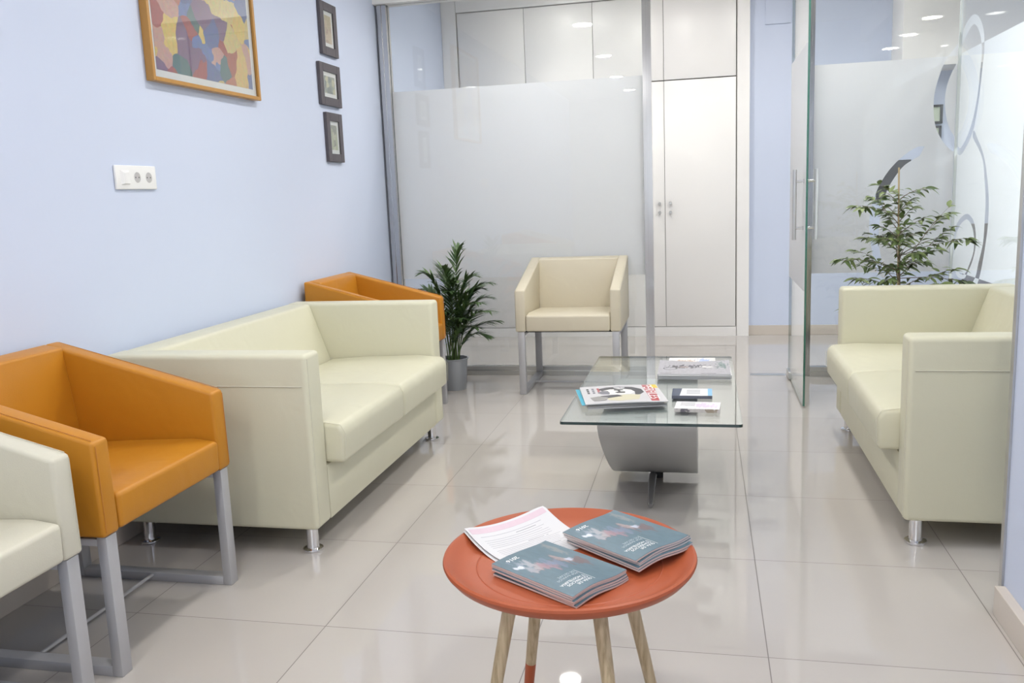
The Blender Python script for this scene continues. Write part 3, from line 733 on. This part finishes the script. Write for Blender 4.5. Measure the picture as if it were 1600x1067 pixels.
# local x runs along the title (towards the viewer), local y towards +X
rzA = math.atan2(-0.282, 0.0605)
a_cols = [((0.45, 0.44, 0.42), 'grey magazine at the bottom of the near stack on the glass table', 0.0052, (-0.002, 0.002), 0.03, 0.265, 0.285),
          ((0.62, 0.58, 0.50), 'beige magazine low in the near stack on the glass table', 0.0045, (-0.004, 0.006), 0.05, 0.260, 0.290),
          ((0.05, 0.42, 0.58), 'cyan magazine under the top one of the near stack on the glass table', 0.0035, (-0.016, 0.006), 0.02, 0.260, 0.298),
          ((0.70, 0.70, 0.68), 'white magazine just under the one with the red title strip', 0.003, (-0.004, 0.004), 0.015, 0.262, 0.292)]
z = ZT + 0.0003
for c, lab, th_, off, da, ww, hh in a_cols:
    make_mag(ww, hh, th_, lab, 'magazines in the near stack', plaincov('cover_' + lab.split()[0] + '_near', c), (MA[0] + off[0], MA[1] + off[1], z), rzA + da)
    z += th_ + 0.0004
MW, MH = 0.282, 0.299
mb = lambda x, y: 0.004 * math.cos(PI * y / MH)
P1cover = mat('portrait_magazine_cover', (0.60, 0.59, 0.61), 0.3, var=0.05, vscale=20)
pm, pc = make_mag(MW, MH, 0.003, 'magazine with a red title strip and dark line portrait, top of the near stack', 'magazines in the near stack', P1cover, (MA[0], MA[1], z), rzA, bend=lambda x, y: 0.003 * math.cos(PI * y / MH) + 0.0005)
mbf = lambda x, y: 0.003 * math.cos(PI * y / MH) + 0.0005
def flat_poly(name, pts, m, parent, z, bend, dz=0.0003):
    bm = bmesh.new(); A = [bm.verts.new((x, y, z + bend(x, y))) for x, y in pts]; B = [bm.verts.new((x, y, z + dz + bend(x, y))) for x, y in pts]
    bm.faces.new(B); bm.faces.new(A[::-1]); n = len(pts)
    for i in range(n): bm.faces.new((A[i], A[(i + 1) % n], B[(i + 1) % n], B[i]))
    return obj(name, bm, m, parent, smooth=False)
RED = mat('red_print', (0.42, 0.02, 0.03), 0.35); YEL = mat('yellow_print', (0.75, 0.55, 0.06), 0.4); DK = mat('dark_print', (0.07, 0.07, 0.08), 0.4); SKN = mat('pale_print_figure', (0.80, 0.79, 0.76), 0.4); BEI = mat('beige_print_figure', (0.62, 0.58, 0.42), 0.4)
L2, H2 = MW / 2, MH / 2
flat_poly('title_strip', [(-L2 + .002, H2 - .058), (L2 - .014, H2 - .058), (L2 - .014, H2 - .03), (-L2 + .002, H2 - .012)][::1], RED, pc, 0.003, mbf)
flat_poly('corner_flash', [(-L2 + .002, H2 - .028), (-L2 + .060, H2 - .028), (-L2 + .060, H2 - .003), (-L2 + .002, H2 - .003)], YEL, pc, 0.0033, mbf)
text_mesh('lettering', 'PERFILES', 0.052, WTXT, pc, Matrix.Translation((-L2 + .008, H2 - .057, 0.0037)), mbf, sx=1.18)
def ell(cx, cy, rx, ry, n=28, a0=0, a1=2 * PI): return [(cx + rx * math.cos(a0 + (a1 - a0) * k / n), cy + ry * math.sin(a0 + (a1 - a0) * k / n)) for k in range(n + (0 if abs(a1 - a0) >= 2 * PI - 1e-6 else 1))]
flat_poly('hair', [(-0.085, -0.085), (-0.108, -0.05), (-0.116, 0.0), (-0.102, 0.05), (-0.065, 0.08), (-0.015, 0.084), (0.02, 0.066), (0.03, 0.045), (-0.02, 0.05), (-0.055, 0.04), (-0.078, 0.005), (-0.072, -0.04), (-0.05, -0.07)], DK, pc, 0.0030, mbf)
flat_poly('face', [(-0.05, -0.07), (-0.072, -0.04), (-0.078, 0.005), (-0.055, 0.04), (-0.02, 0.05), (0.012, 0.03), (0.018, -0.02), (0.008, -0.055), (-0.02, -0.078)], SKN, pc, 0.0033, mbf)
flat_poly('glasses', [(-0.070, -0.022), (-0.066, 0.008), (-0.052, 0.012), (-0.046, -0.004), (-0.030, -0.002), (-0.026, 0.014), (-0.008, 0.012), (-0.006, -0.018), (-0.024, -0.024), (-0.030, -0.010), (-0.046, -0.012), (-0.054, -0.026)], DK, pc, 0.0036, mbf)
flat_poly('beard', [(-0.05, -0.07), (-0.045, -0.05), (-0.01, -0.045), (0.010, -0.05), (0.0, -0.078), (-0.025, -0.09)], GREYTXT, pc, 0.0037, mbf)
flat_poly('shoulder', [(0.035, -0.07), (0.02, 0.03), (0.03, 0.065), (0.10, 0.05), (0.115, -0.02), (0.10, -0.06)], BEI, pc, 0.0033, mbf)
flat_poly('collar', [(0.03, -0.085), (0.02, -0.02), (0.045, -0.005), (0.075, -0.075)], DK, pc, 0.0036, mbf)
flat_poly('hand', [(0.05, -0.125), (0.035, -0.09), (0.06, -0.06), (0.10, -0.07), (0.105, -0.115)], mat('grey_print_figure', (0.30, 0.29, 0.28), 0.4), pc, 0.0039, mbf)
for k in range(3):
    bm = bmesh.new(); 
    for j in range(3): add_box(bm, (-0.10 + 0.03 * j, -0.128 + 0.02 * k, 0.003), (-0.078 + 0.03 * j, -0.119 + 0.02 * k, 0.0033))
    for v in bm.verts: v.co.z += mbf(v.co.x, v.co.y)
    obj('text_block', bm, [DK, GREYTXT, RED][k], pc, smooth=False)
# far stack with the grey picture cover
b_cols = [((0.42, 0.42, 0.43), 'grey magazine at the bottom of the far stack on the glass table', 0.0046),
          ((0.60, 0.60, 0.60), 'pale magazine second from the bottom of the far stack', 0.0046),
          ((0.35, 0.36, 0.38), 'dark grey magazine in the middle of the far stack', 0.004),
          ((0.65, 0.65, 0.66), 'light magazine just under the top one of the far stack', 0.004)]
z = ZT + 0.0003
for i, (c, lab, th_) in enumerate(b_cols):
    make_mag(0.295, 0.250, th_, lab, 'magazines in the far stack', plaincov('cover_%s_far' % '_'.join(lab.split()[:2]), c), (2.006 + 0.003 * (i % 2), 3.705 - 0.002 * i, z), 0.02 * (i % 2))
    z += th_ + 0.0004
bcov = cover_mat('figure_magazine_cover', (0.40, 0.39, 0.42), [(0.02, 0.03, 0.10, 0.028, (0.05, 0.05, 0.07), 0.9), (0.055, 0.025, 0.035, 0.018, (0.70, 0.68, 0.68), 0.9), (-0.06, 0.01, 0.05, 0.015, (0.08, 0.07, 0.08), 0.9), (-0.04, 0.02, 0.02, 0.008, (0.50, 0.38, 0.34), 0.9), (0.115, 0.05, 0.02, 0.06, (0.12, 0.20, 0.18), 0.7)])
bb = lambda x, y: 0.006 * max(0, y / 0.115) ** 2 * (0.3 + abs(x) / 0.14)
gm, gc = make_mag(0.295, 0.253, 0.004, 'grey magazine with a reclining figure cover, top of the far stack', 'magazines in the far stack', bcov, (2.006, 3.706, z), 0, bend=bb)
bm = bmesh.new(); R_ = ell(-0.098, -0.01, 0.03, 0.030); 
ri = ell(-0.098, -0.01, 0.025, 0.025); n = len(R_)
A = [bm.verts.new((x, y, 0.0043)) for x, y in R_]; B = [bm.verts.new((x, y, 0.0043)) for x, y in ri]
for k in range(n): bm.faces.new((A[k], A[(k + 1) % n], B[(k + 1) % n], B[k]))
obj('ring_print', bm, DK, gc, smooth=False)
bm = bmesh.new(); add_box(bm, (-0.135, -0.112, 0.004), (-0.09, -0.107, 0.0043)); add_box(bm, (0.03, -0.112, 0.004), (0.09, -0.108, 0.0043)); obj('caption', bm, DK, gc, smooth=False)
m3, c3_ = make_mag(0.205, 0.14, 0.008, 'open white magazine lying behind the far stack on the glass table', None, cover_mat('white_beige_cover', (0.74, 0.72, 0.70), [(-0.04, -0.01, 0.055, 0.022, (0.52, 0.38, 0.28), 0.9), (0.055, 0.0, 0.028, 0.05, (0.30, 0.42, 0.72), 0.8)]), (1.995, 3.942, ZT + 0.0003), 0)
# small leaflets at the right of the table
LB = mat('navy_box_print', (0.05, 0.07, 0.12), 0.4); LBL = mat('light_blue_print', (0.25, 0.50, 0.75), 0.4)
k1, k1c = make_mag(0.148, 0.118, 0.012, 'small pile of white and navy leaflets between the two magazine stacks, the farther of two', 'leaflets on the glass table', plaincov('white_leaflet_cover', (0.74, 0.75, 0.77)), (2.003, 3.302, ZT + 0.0003), 0.0, edge=mat('navy_leaflet_edges', (0.14, 0.15, 0.19), 0.5), name='leaflet_pile', cat='leaflets')
flat_poly('navy_border', [(-0.074, -0.059), (-0.045, -0.059), (-0.038, 0.059), (-0.074, 0.059)], LB, k1c, 0.012, lambda x, y: 0)
flat_poly('blue_border', [(0.058, -0.059), (0.074, -0.059), (0.074, 0.059), (0.058, 0.059)], LBL, k1c, 0.012, lambda x, y: 0)
for i in range(4): flat_poly('text_line', [(-0.02, 0.03 - 0.018 * i), (0.03, 0.03 - 0.018 * i), (0.03, 0.034 - 0.018 * i), (-0.02, 0.034 - 0.018 * i)], GREYTXT, k1c, 0.012, lambda x, y: 0)
k2, k2c = make_mag(0.155, 0.105, 0.013, 'small pile of white and lilac leaflets nearest the front edge of the glass table', 'leaflets on the glass table', cover_mat('lilac_leaflet_cover', (0.74, 0.72, 0.74), [(0.03, 0.0, 0.04, 0.03, (0.60, 0.45, 0.66), 0.6)]), (2.025, 3.09, ZT + 0.0003), -0.06, edge=cover_mat('leaflet_edges', (0.62, 0.58, 0.56), [(-0.045, -0.05, 0.015, 0.02, (0.1, 0.09, 0.12), 0.9), (0.05, -0.05, 0.02, 0.02, (0.35, 0.28, 0.2), 0.9)]), name='leaflet_pile', cat='leaflets')
for i in range(3): flat_poly('text_line', [(-0.06, 0.03 - 0.018 * i), (-0.01, 0.03 - 0.018 * i), (-0.01, 0.034 - 0.018 * i), (-0.06, 0.034 - 0.018 * i)], GREYTXT, k2c, 0.013, lambda x, y: 0)

# ------------------------------------------------------------ pictures on the left wall
def wall_picture(y0, y1, z0, z1, depth, fw, mw_, fm, label, cat, name, art, group=None, lean=0.0):
    """frame hanging on the left wall; local x = towards the far end, local y = into the room reversed"""
    t = thing(name, label, cat, (0, (y0 + y1) / 2, (z0 + z1) / 2), 0, group)
    w, h = (y1 - y0) / 2, (z1 - z0) / 2
    bm = bmesh.new()
    def fb(a0, a1, b0, b1): add_box(bm, (0.001, a0, b0), (depth, a1, b1), 0.0015, 1)
    fb(-w, -w + fw, -h, h); fb(w - fw, w, -h, h); fb(-w + fw, w - fw, -h, -h + fw); fb(-w + fw, w - fw, h - fw, h)
    obj('frame', bm, fm, t)
    bx('mount', (0.001, -w + fw, -h + fw), (depth * 0.55, w - fw, h - fw), PAPER, t, smooth=False)
    a = bx('print', (depth * 0.55, -w + fw + mw_, -h + fw + mw_), (depth * 0.55 + 0.0008, w - fw - mw_, h - fw - mw_), art, t, smooth=False)
    pane('glazing', (depth * 0.55 + 0.002, -w + fw, -h + fw), (depth * 0.55 + 0.004, w - fw, h - fw), t, 0)
    return t
def patch_art(name, scale, cols, rough=0.4, seed=0.0, bands=0.0):
    m, nt, b = new_mat(name)
    tc = nt.nodes.new('ShaderNodeTexCoord'); mp = nt.nodes.new('ShaderNodeMapping'); mp.inputs['Scale'].default_value = (0, 1, 1); mp.inputs['Location'].default_value = (seed, seed, seed)
    nt.links.new(tc.outputs['Object'], mp.inputs[0])
    ns = nt.nodes.new('ShaderNodeTexNoise'); ns.inputs['Scale'].default_value = scale * 1.2; ns.inputs['Detail'].default_value = 2; nt.links.new(mp.outputs[0], ns.inputs['Vector'])
    ad = nt.nodes.new('ShaderNodeVectorMath'); ad.operation = 'MULTIPLY_ADD'; ad.inputs[1].default_value = (0.6 / scale,) * 3
    nt.links.new(ns.outputs['Color'], ad.inputs[0]); nt.links.new(mp.outputs[0], ad.inputs[2])
    vo = nt.nodes.new('ShaderNodeTexVoronoi'); vo.inputs['Scale'].default_value = scale; nt.links.new(ad.outputs[0], vo.inputs['Vector'])
    sx = nt.nodes.new('ShaderNodeSeparateXYZ'); nt.links.new(vo.outputs['Color'], sx.inputs[0])
    cr = nt.nodes.new('ShaderNodeValToRGB'); cr.color_ramp.interpolation = 'CONSTANT'; e = cr.color_ramp.elements
    while len(e) < len(cols): e.new(0.5)
    for i, c in enumerate(cols): e[i].position = i / len(cols); e[i].color = (*c, 1)
    nt.links.new(sx.outputs[0], cr.inputs[0])
    n2 = nt.nodes.new('ShaderNodeTexNoise'); n2.inputs['Scale'].default_value = scale * 6; n2.inputs['Detail'].default_value = 5; nt.links.new(mp.outputs[0], n2.inputs['Vector'])
    mx = nt.nodes.new('ShaderNodeMix'); mx.data_type = 'RGBA'; mx.blend_type = 'MULTIPLY'; mx.inputs[0].default_value = 0.5
    nt.links.new(cr.outputs[0], mx.inputs[6]); nt.links.new(n2.outputs['Color'], mx.inputs[7])
    m2 = nt.nodes.new('ShaderNodeMix'); m2.data_type = 'RGBA'; m2.inputs[0].default_value = 0.08; m2.inputs[7].default_value = (0.6, 0.55, 0.52, 1)
    nt.links.new(mx.outputs[2], m2.inputs[6])
    nt.links.new(m2.outputs[2], b.inputs['Base Color']); b.inputs['Roughness'].default_value = rough
    return m
GOLD = mat('honey_wood_frame', (0.46, 0.235, 0.055), 0.35, var=0.08, vscale=30)
PAL = [(0.42, 0.09, 0.06), (0.75, 0.50, 0.16), (0.10, 0.14, 0.36), (0.52, 0.16, 0.10), (0.70, 0.55, 0.22), (0.20, 0.10, 0.22), (0.62, 0.34, 0.30), (0.06, 0.15, 0.17), (0.78, 0.56, 0.14), (0.13, 0.20, 0.48), (0.40, 0.07, 0.08)]
wall_picture(3.048, 3.878, 1.655, 2.42, 0.034, 0.016, 0.030, GOLD, 'large picture of red, blue and yellow patches in a honey wood frame', 'picture', 'framed_picture', patch_art('colour_patch_print', 10, PAL))
DGREY = mat('charcoal_stained_frame', (0.085, 0.075, 0.085), 0.45, var=0.15, vscale=60)
sm = [((4.655, 4.875, 1.98, 2.262), 'top one of three small dark-framed pictures, its print reddish brown', [(0.42, 0.26, 0.18), (0.60, 0.46, 0.30), (0.50, 0.40, 0.22)], 3.0),
      ((4.595, 4.872, 1.705, 1.932), 'middle one of three small dark-framed pictures, nearly square with a dark print', [(0.08, 0.12, 0.12), (0.50, 0.48, 0.28), (0.20, 0.24, 0.20)], 5.0),
      ((4.640, 4.855, 1.398, 1.668), 'bottom one of three small dark-framed pictures, its print pale green', [(0.42, 0.46, 0.26), (0.55, 0.55, 0.40), (0.22, 0.22, 0.16)], 7.0)]
for (y0, y1, z0, z1), lab, cols, sd in sm:
    wall_picture(y0, y1, z0, z1, 0.02, 0.045, 0.022, DGREY, lab, 'picture', 'small_framed_picture', patch_art('small_print_%d' % sd, 34, cols, seed=sd), 'small pictures in a column on the left wall')

# ------------------------------------------------------------ switch and sockets
t = thing('socket_plate', 'white wall plate with a switch and two round sockets on the left wall', 'switch and sockets', (0, 2.913, 1.294))
bx('plate', (0.0005, -0.119, -0.043), (0.010, 0.119, 0.043), PLASTIC, t, 0.003, 3)
bm = bmesh.new()
A = [bm.verts.new(p) for p in ((0.010, -0.094, -0.026), (0.010, -0.044, -0.026), (0.010, -0.044, 0.026), (0.010, -0.094, 0.026))]
B = [bm.verts.new(p) for p in ((0.020, -0.082, -0.022), (0.014, -0.046, -0.022), (0.014, -0.046, 0.018), (0.020, -0.082, 0.014))]
bm.faces.new(A[::-1]); bm.faces.new(B)
for i in range(4): bm.faces.new((A[i], A[(i + 1) % 4], B[(i + 1) % 4], B[i]))
obj('switch_rocker', bm, PLASTIC, t, smooth=False)
for cy in (0.003, 0.072):
    bm = bmesh.new()
    # square insert with a round recess
    n = 32; sq = []; 
    hw = 0.024; rings = [[], [], []]
    for k in range(n):
        a = 2 * PI * k / n; c, s = math.cos(a), math.sin(a); q = hw / max(abs(c), abs(s))
        rings[0].append(bm.verts.new((0.0104, cy + c * q, s * q)))
        rings[1].append(bm.verts.new((0.0108, cy + c * 0.0195, s * 0.0195)))
        rings[2].append(bm.verts.new((0.0103, cy + c * 0.0195, s * 0.0195)))
    for a_, b_ in ((0, 1), (1, 2)):
        for k in range(n): bm.faces.new((rings[a_][k], rings[a_][(k + 1) % n], rings[b_][(k + 1) % n], rings[b_][k]))
    so = obj('socket', bm, PLASTIC, t, smooth=False)
    bm = bmesh.new(); vs = [bm.verts.new((0.0102, cy + math.cos(2 * PI * k / 32) * 0.0193, math.sin(2 * PI * k / 32) * 0.0193)) for k in range(32)]; bm.faces.new(vs)
    add_box(bm, (0.0102, cy - 0.003, 0.0145), (0.0106, cy + 0.003, 0.019)); add_box(bm, (0.0102, cy - 0.003, -0.019), (0.0106, cy + 0.003, -0.0145))
    obj('recess', bm, PLASTIC_G, so, smooth=False)
    for s in (-1, 1):
        bm = bmesh.new(); add_tube(bm, [(0.0102, cy + s * 0.0095, 0), (0.0106, cy + s * 0.0095, 0)], 0.0026, 10); obj('pin_hole', bm, BLACK, so)

# ------------------------------------------------------------ plants
def leaf_mat(name, c1, c2):
    m, nt, b = new_mat(name)
    g = nt.nodes.new('ShaderNodeNewGeometry')
    mx = nt.nodes.new('ShaderNodeMix'); mx.data_type = 'RGBA'; mx.inputs[6].default_value = (*c1, 1); mx.inputs[7].default_value = (*c2, 1)
    nt.links.new(g.outputs['Random Per Island'], mx.inputs[0]); nt.links.new(mx.outputs[2], b.inputs['Base Color'])
    b.inputs['Roughness'].default_value = 0.4
    return m
PALM = leaf_mat('palm_leaf', (0.035, 0.085, 0.030), (0.15, 0.24, 0.085))
FICUS = leaf_mat('weeping_fig_leaf', (0.07, 0.12, 0.04), (0.27, 0.34, 0.13))
STEM = mat('palm_stem', (0.10, 0.16, 0.05), 0.5)
BARK = mat('fig_bark', (0.20, 0.15, 0.10), 0.7)
CANE = mat('bamboo_stake', (0.50, 0.38, 0.22), 0.5)
ZINC = mat('grey_zinc_bucket', (0.36, 0.38, 0.41), 0.4, 0.4)
SOIL = mat('potting_soil', (0.03, 0.02, 0.015), 0.9, bump=1, bscale=60)
def blade(bm, p, d, up, L, W, droop=0.25, seg=4, fold=0.15):
    """narrow pointed leaf from p along d"""
    d = d.normalized(); s = d.cross(up)
    if s.length < 1e-4: s = Vector((1, 0, 0))
    s.normalize(); u = s.cross(d)
    prev = None
    for k in range(seg + 1):
        t = k / seg; wv = W * (math.sin(PI * (0.08 + 0.92 * t) ** 0.8)) * 0.5
        c = p + d * (L * t) - Vector((0, 0, 1)) * (droop * L * t * t)
        if k == seg: row = [bm.verts.new(c)]
        else: row = [bm.verts.new(c - s * wv + u * wv * fold), bm.verts.new(c), bm.verts.new(c + s * wv + u * wv * fold)]
        if prev:
            if len(row) == 3: bm.faces.new((prev[0], prev[1], row[1], row[0])); bm.faces.new((prev[1], prev[2], row[2], row[1]))
            else: bm.faces.new((prev[0], prev[1], row[0])); bm.faces.new((prev[1], prev[2], row[0]))
        prev = row
px, py = 0.535, 5.12
palm = thing('potted_palm', 'feathery green palm in a small grey bucket beside the far orange armchair', 'plant', (px, py, 0))
bm = bmesh.new(); add_lathe(bm, [(0, 0.002), (0.066, 0.002), (0.068, 0.0), (0.070, 0.004), (0.086, 0.188), (0.092, 0.191), (0.092, 0.197), (0.084, 0.197), (0.082, 0.185), (0.078, 0.160), (0, 0.160)], n=40); obj('pot', bm, ZINC, palm)
bm = bmesh.new(); add_lathe(bm, [(0, 0.168), (0.04, 0.170), (0.0785, 0.166), (0.078, 0.1605)], n=32); obj('soil', bm, SOIL, palm)
rp = random.Random(21)
# (end x, end y, top z) of each frond relative to the pot, arching outward
FR = [(-0.16, -0.05, 0.73, 0.9), (0.06, 0.02, 0.86, 0.5), (0.26, -0.02, 0.66, 0.9), (0.28, 0.04, 0.42, 1.1), (0.20, -0.10, 0.55, 1.0), (-0.06, 0.05, 0.70, 0.6), (0.12, 0.06, 0.60, 0.8), (0.02, -0.09, 0.62, 0.8), (-0.10, -0.10, 0.55, 0.9), (0.27, -0.10, 0.50, 1.0), (0.10, -0.12, 0.46, 1.0), (0.22, 0.08, 0.56, 0.9), (-0.20, 0.03, 0.62, 0.9), (0.16, 0.0, 0.70, 0.7), (0.0, 0.08, 0.58, 0.7), (0.24, -0.04, 0.34, 1.2), (-0.03, -0.04, 0.75, 0.5), (0.07, -0.06, 0.68, 0.6), (-0.14, 0.08, 0.5, 0.9), (0.13, 0.10, 0.48, 0.9), (0.17, -0.08, 0.40, 1.1), (-0.02, -0.12, 0.50, 0.9), (0.19, 0.03, 0.62, 0.8)]
for ex, ey, ez, bendk in FR:
    bm = bmesh.new()
    b0 = Vector((rp.uniform(-0.035, 0.035), rp.uniform(-0.03, 0.03), 0.165)); e = Vector((ex, ey, ez))
    ctrl = Vector((b0.x * 0.6 + e.x * 0.22, b0.y * 0.6 + e.y * 0.22, max(ez * 1.02, 0.30 + 0.3 * ez)))
    pts = [b0 * (1 - t) ** 2 + ctrl * 2 * t * (1 - t) + e * t * t for t in [k / 14 for k in range(15)]]
    add_tube(bm, pts, [0.0035 * (1 - 0.75 * k / 14) for k in range(15)], 6, mi=1)
    for k in range(48):
        t = 0.30 + 0.70 * (k // 2) / 23.0; side = -1 if k % 2 else 1
        i = min(13, int(t * 14)); fct = t * 14 - i
        p = pts[i].lerp(pts[i + 1], fct); tg = (pts[i + 1] - pts[i]).normalized()
        sd = tg.cross(Vector((0, 0, 1)))
        if sd.length < 0.05: sd = Vector((rp.uniform(-1, 1), rp.uniform(-1, 1), 0))
        sd.normalize(); sd = (sd + Vector((rp.uniform(-.25, .25), rp.uniform(-.25, .25), 0.15))).normalized()
        d = tg * (0.55 + 0.5 * t) + sd * side * (1.0 - 0.35 * t)
        LL = (0.135 * math.sin(PI * (0.18 + 0.74 * (t - 0.30) / 0.7)) + 0.018) * rp.uniform(0.85, 1.1)
        blade(bm, p, d, Vector((0, 0, 1)), LL, 0.0145, droop=rp.uniform(0.1, 0.4), seg=4)
    obj('frond', bm, [PALM, STEM], palm)

fx, fy = 3.06, 4.93
fic = thing('potted_fig_tree', 'leafy weeping fig with a cane stake behind the right sofa', 'plant', (fx, fy, 0))
bm = bmesh.new(); add_lathe(bm, [(0, 0.0), (0.105, 0.0), (0.11, 0.01), (0.135, 0.24), (0.142, 0.245), (0.142, 0.27), (0.130, 0.27), (0.126, 0.225), (0, 0.225)], n=40); obj('pot', bm, mat('terracotta_pot', (0.33, 0.14, 0.08), 0.7), fic)
bm = bmesh.new(); add_lathe(bm, [(0, 0.235), (0.08, 0.236), (0.1265, 0.2265)], n=32); obj('soil', bm, SOIL, fic)
bm = bmesh.new(); add_tube(bm, [(0.0, 0.0, 0.23), (-0.022, 0.005, 1.235)], 0.0045, 8); obj('stake', bm, CANE, fic)
rf = random.Random(5)
tr_bm = bmesh.new(); lf_bm = bmesh.new()
def fig_leaf(p, d):
    L = rf.uniform(0.036, 0.066)
    blade(lf_bm, p, d, Vector((rf.uniform(-.4, .4), rf.uniform(-.6, .2), 1)), L, L * 0.42, droop=rf.uniform(0.1, 0.55), seg=5, fold=0.25)
def branch(p0, d, L, r):
    pts = [p0]; dd = d.normalized(); n = 7
    for k in range(n):
        dd = (dd + Vector((rf.uniform(-.16, .16), rf.uniform(-.16, .16), -0.05 * k / n * 3))).normalized(); pts.append(pts[-1] + dd * L / n)
    add_tube(tr_bm, pts, [r * (1 - 0.8 * k / n) for k in range(n + 1)], 6)
    for k in range(1, n + 1):
        for s in range(2 if k > 1 else 1):
            a = rf.uniform(0, 2 * PI); dl = (dd * 0.7 + Vector((math.cos(a), math.sin(a), rf.uniform(-.3, .25)))).normalized()
            q = pts[k]; st = q + dl * 0.010
            add_tube(tr_bm, [q, st], 0.0007, 4, caps=False); fig_leaf(st, dl)
    fig_leaf(pts[-1], dd)
    return pts
main = [Vector((0.008, 0, 0.23)), Vector((0.004, 0.004, 0.45)), Vector((-0.006, 0.0, 0.7)), Vector((-0.012, 0.006, 0.92)), Vector((-0.02, 0.006, 1.12))]
add_tube(tr_bm, main, [0.010, 0.008, 0.006, 0.004, 0.002], 8)
N_B = 36
for k in range(N_B):
    t = (k + 0.5) / N_B; z0 = 0.30 + 0.80 * t
    i = 0
    while i < 3 and main[i + 1].z < z0: i += 1
    f = (z0 - main[i].z) / (main[i + 1].z - main[i].z); p = main[i].lerp(main[i + 1], f)
    a = k * 2.399 + rf.uniform(-.3, .3)
    L = (0.37 - 0.25 * t) * rf.uniform(0.45, 1.1)
    if abs(z0 - 0.9) < 0.06 and math.cos(a) < -0.2: L *= 1.25
    ye = 0.75
    b = branch(p, Vector((math.cos(a), math.sin(a) * ye, 0.55 + 0.35 * t)), L, 0.0028)
    if k % 2 == 0 and t < 0.7:
        branch(b[3], Vector((math.cos(a + 0.8), math.sin(a + 0.8), 0.5)), L * 0.55, 0.0018)
        branch(b[4], Vector((math.cos(a - 0.8), math.sin(a - 0.8), 0.3)), L * 0.45, 0.0018)
for (dx, dz, z0) in ((0.30, 0.14, 0.78), (0.26, 0.30, 0.72), (-0.28, 0.10, 0.70), (0.33, 0.02, 0.66), (-0.20, 0.10, 0.98)):
    b = branch(Vector((0, 0, z0)), Vector((dx, -0.05, dz)), math.hypot(dx, dz) * 1.0, 0.0025)
    branch(b[3], Vector((dx, -0.15, dz + 0.2)), 0.14, 0.0016); branch(b[5], Vector((dx, 0.1, dz - 0.05)), 0.10, 0.0016)
obj('trunk', tr_bm, BARK, fic); obj('foliage', lf_bm, FICUS, fic)
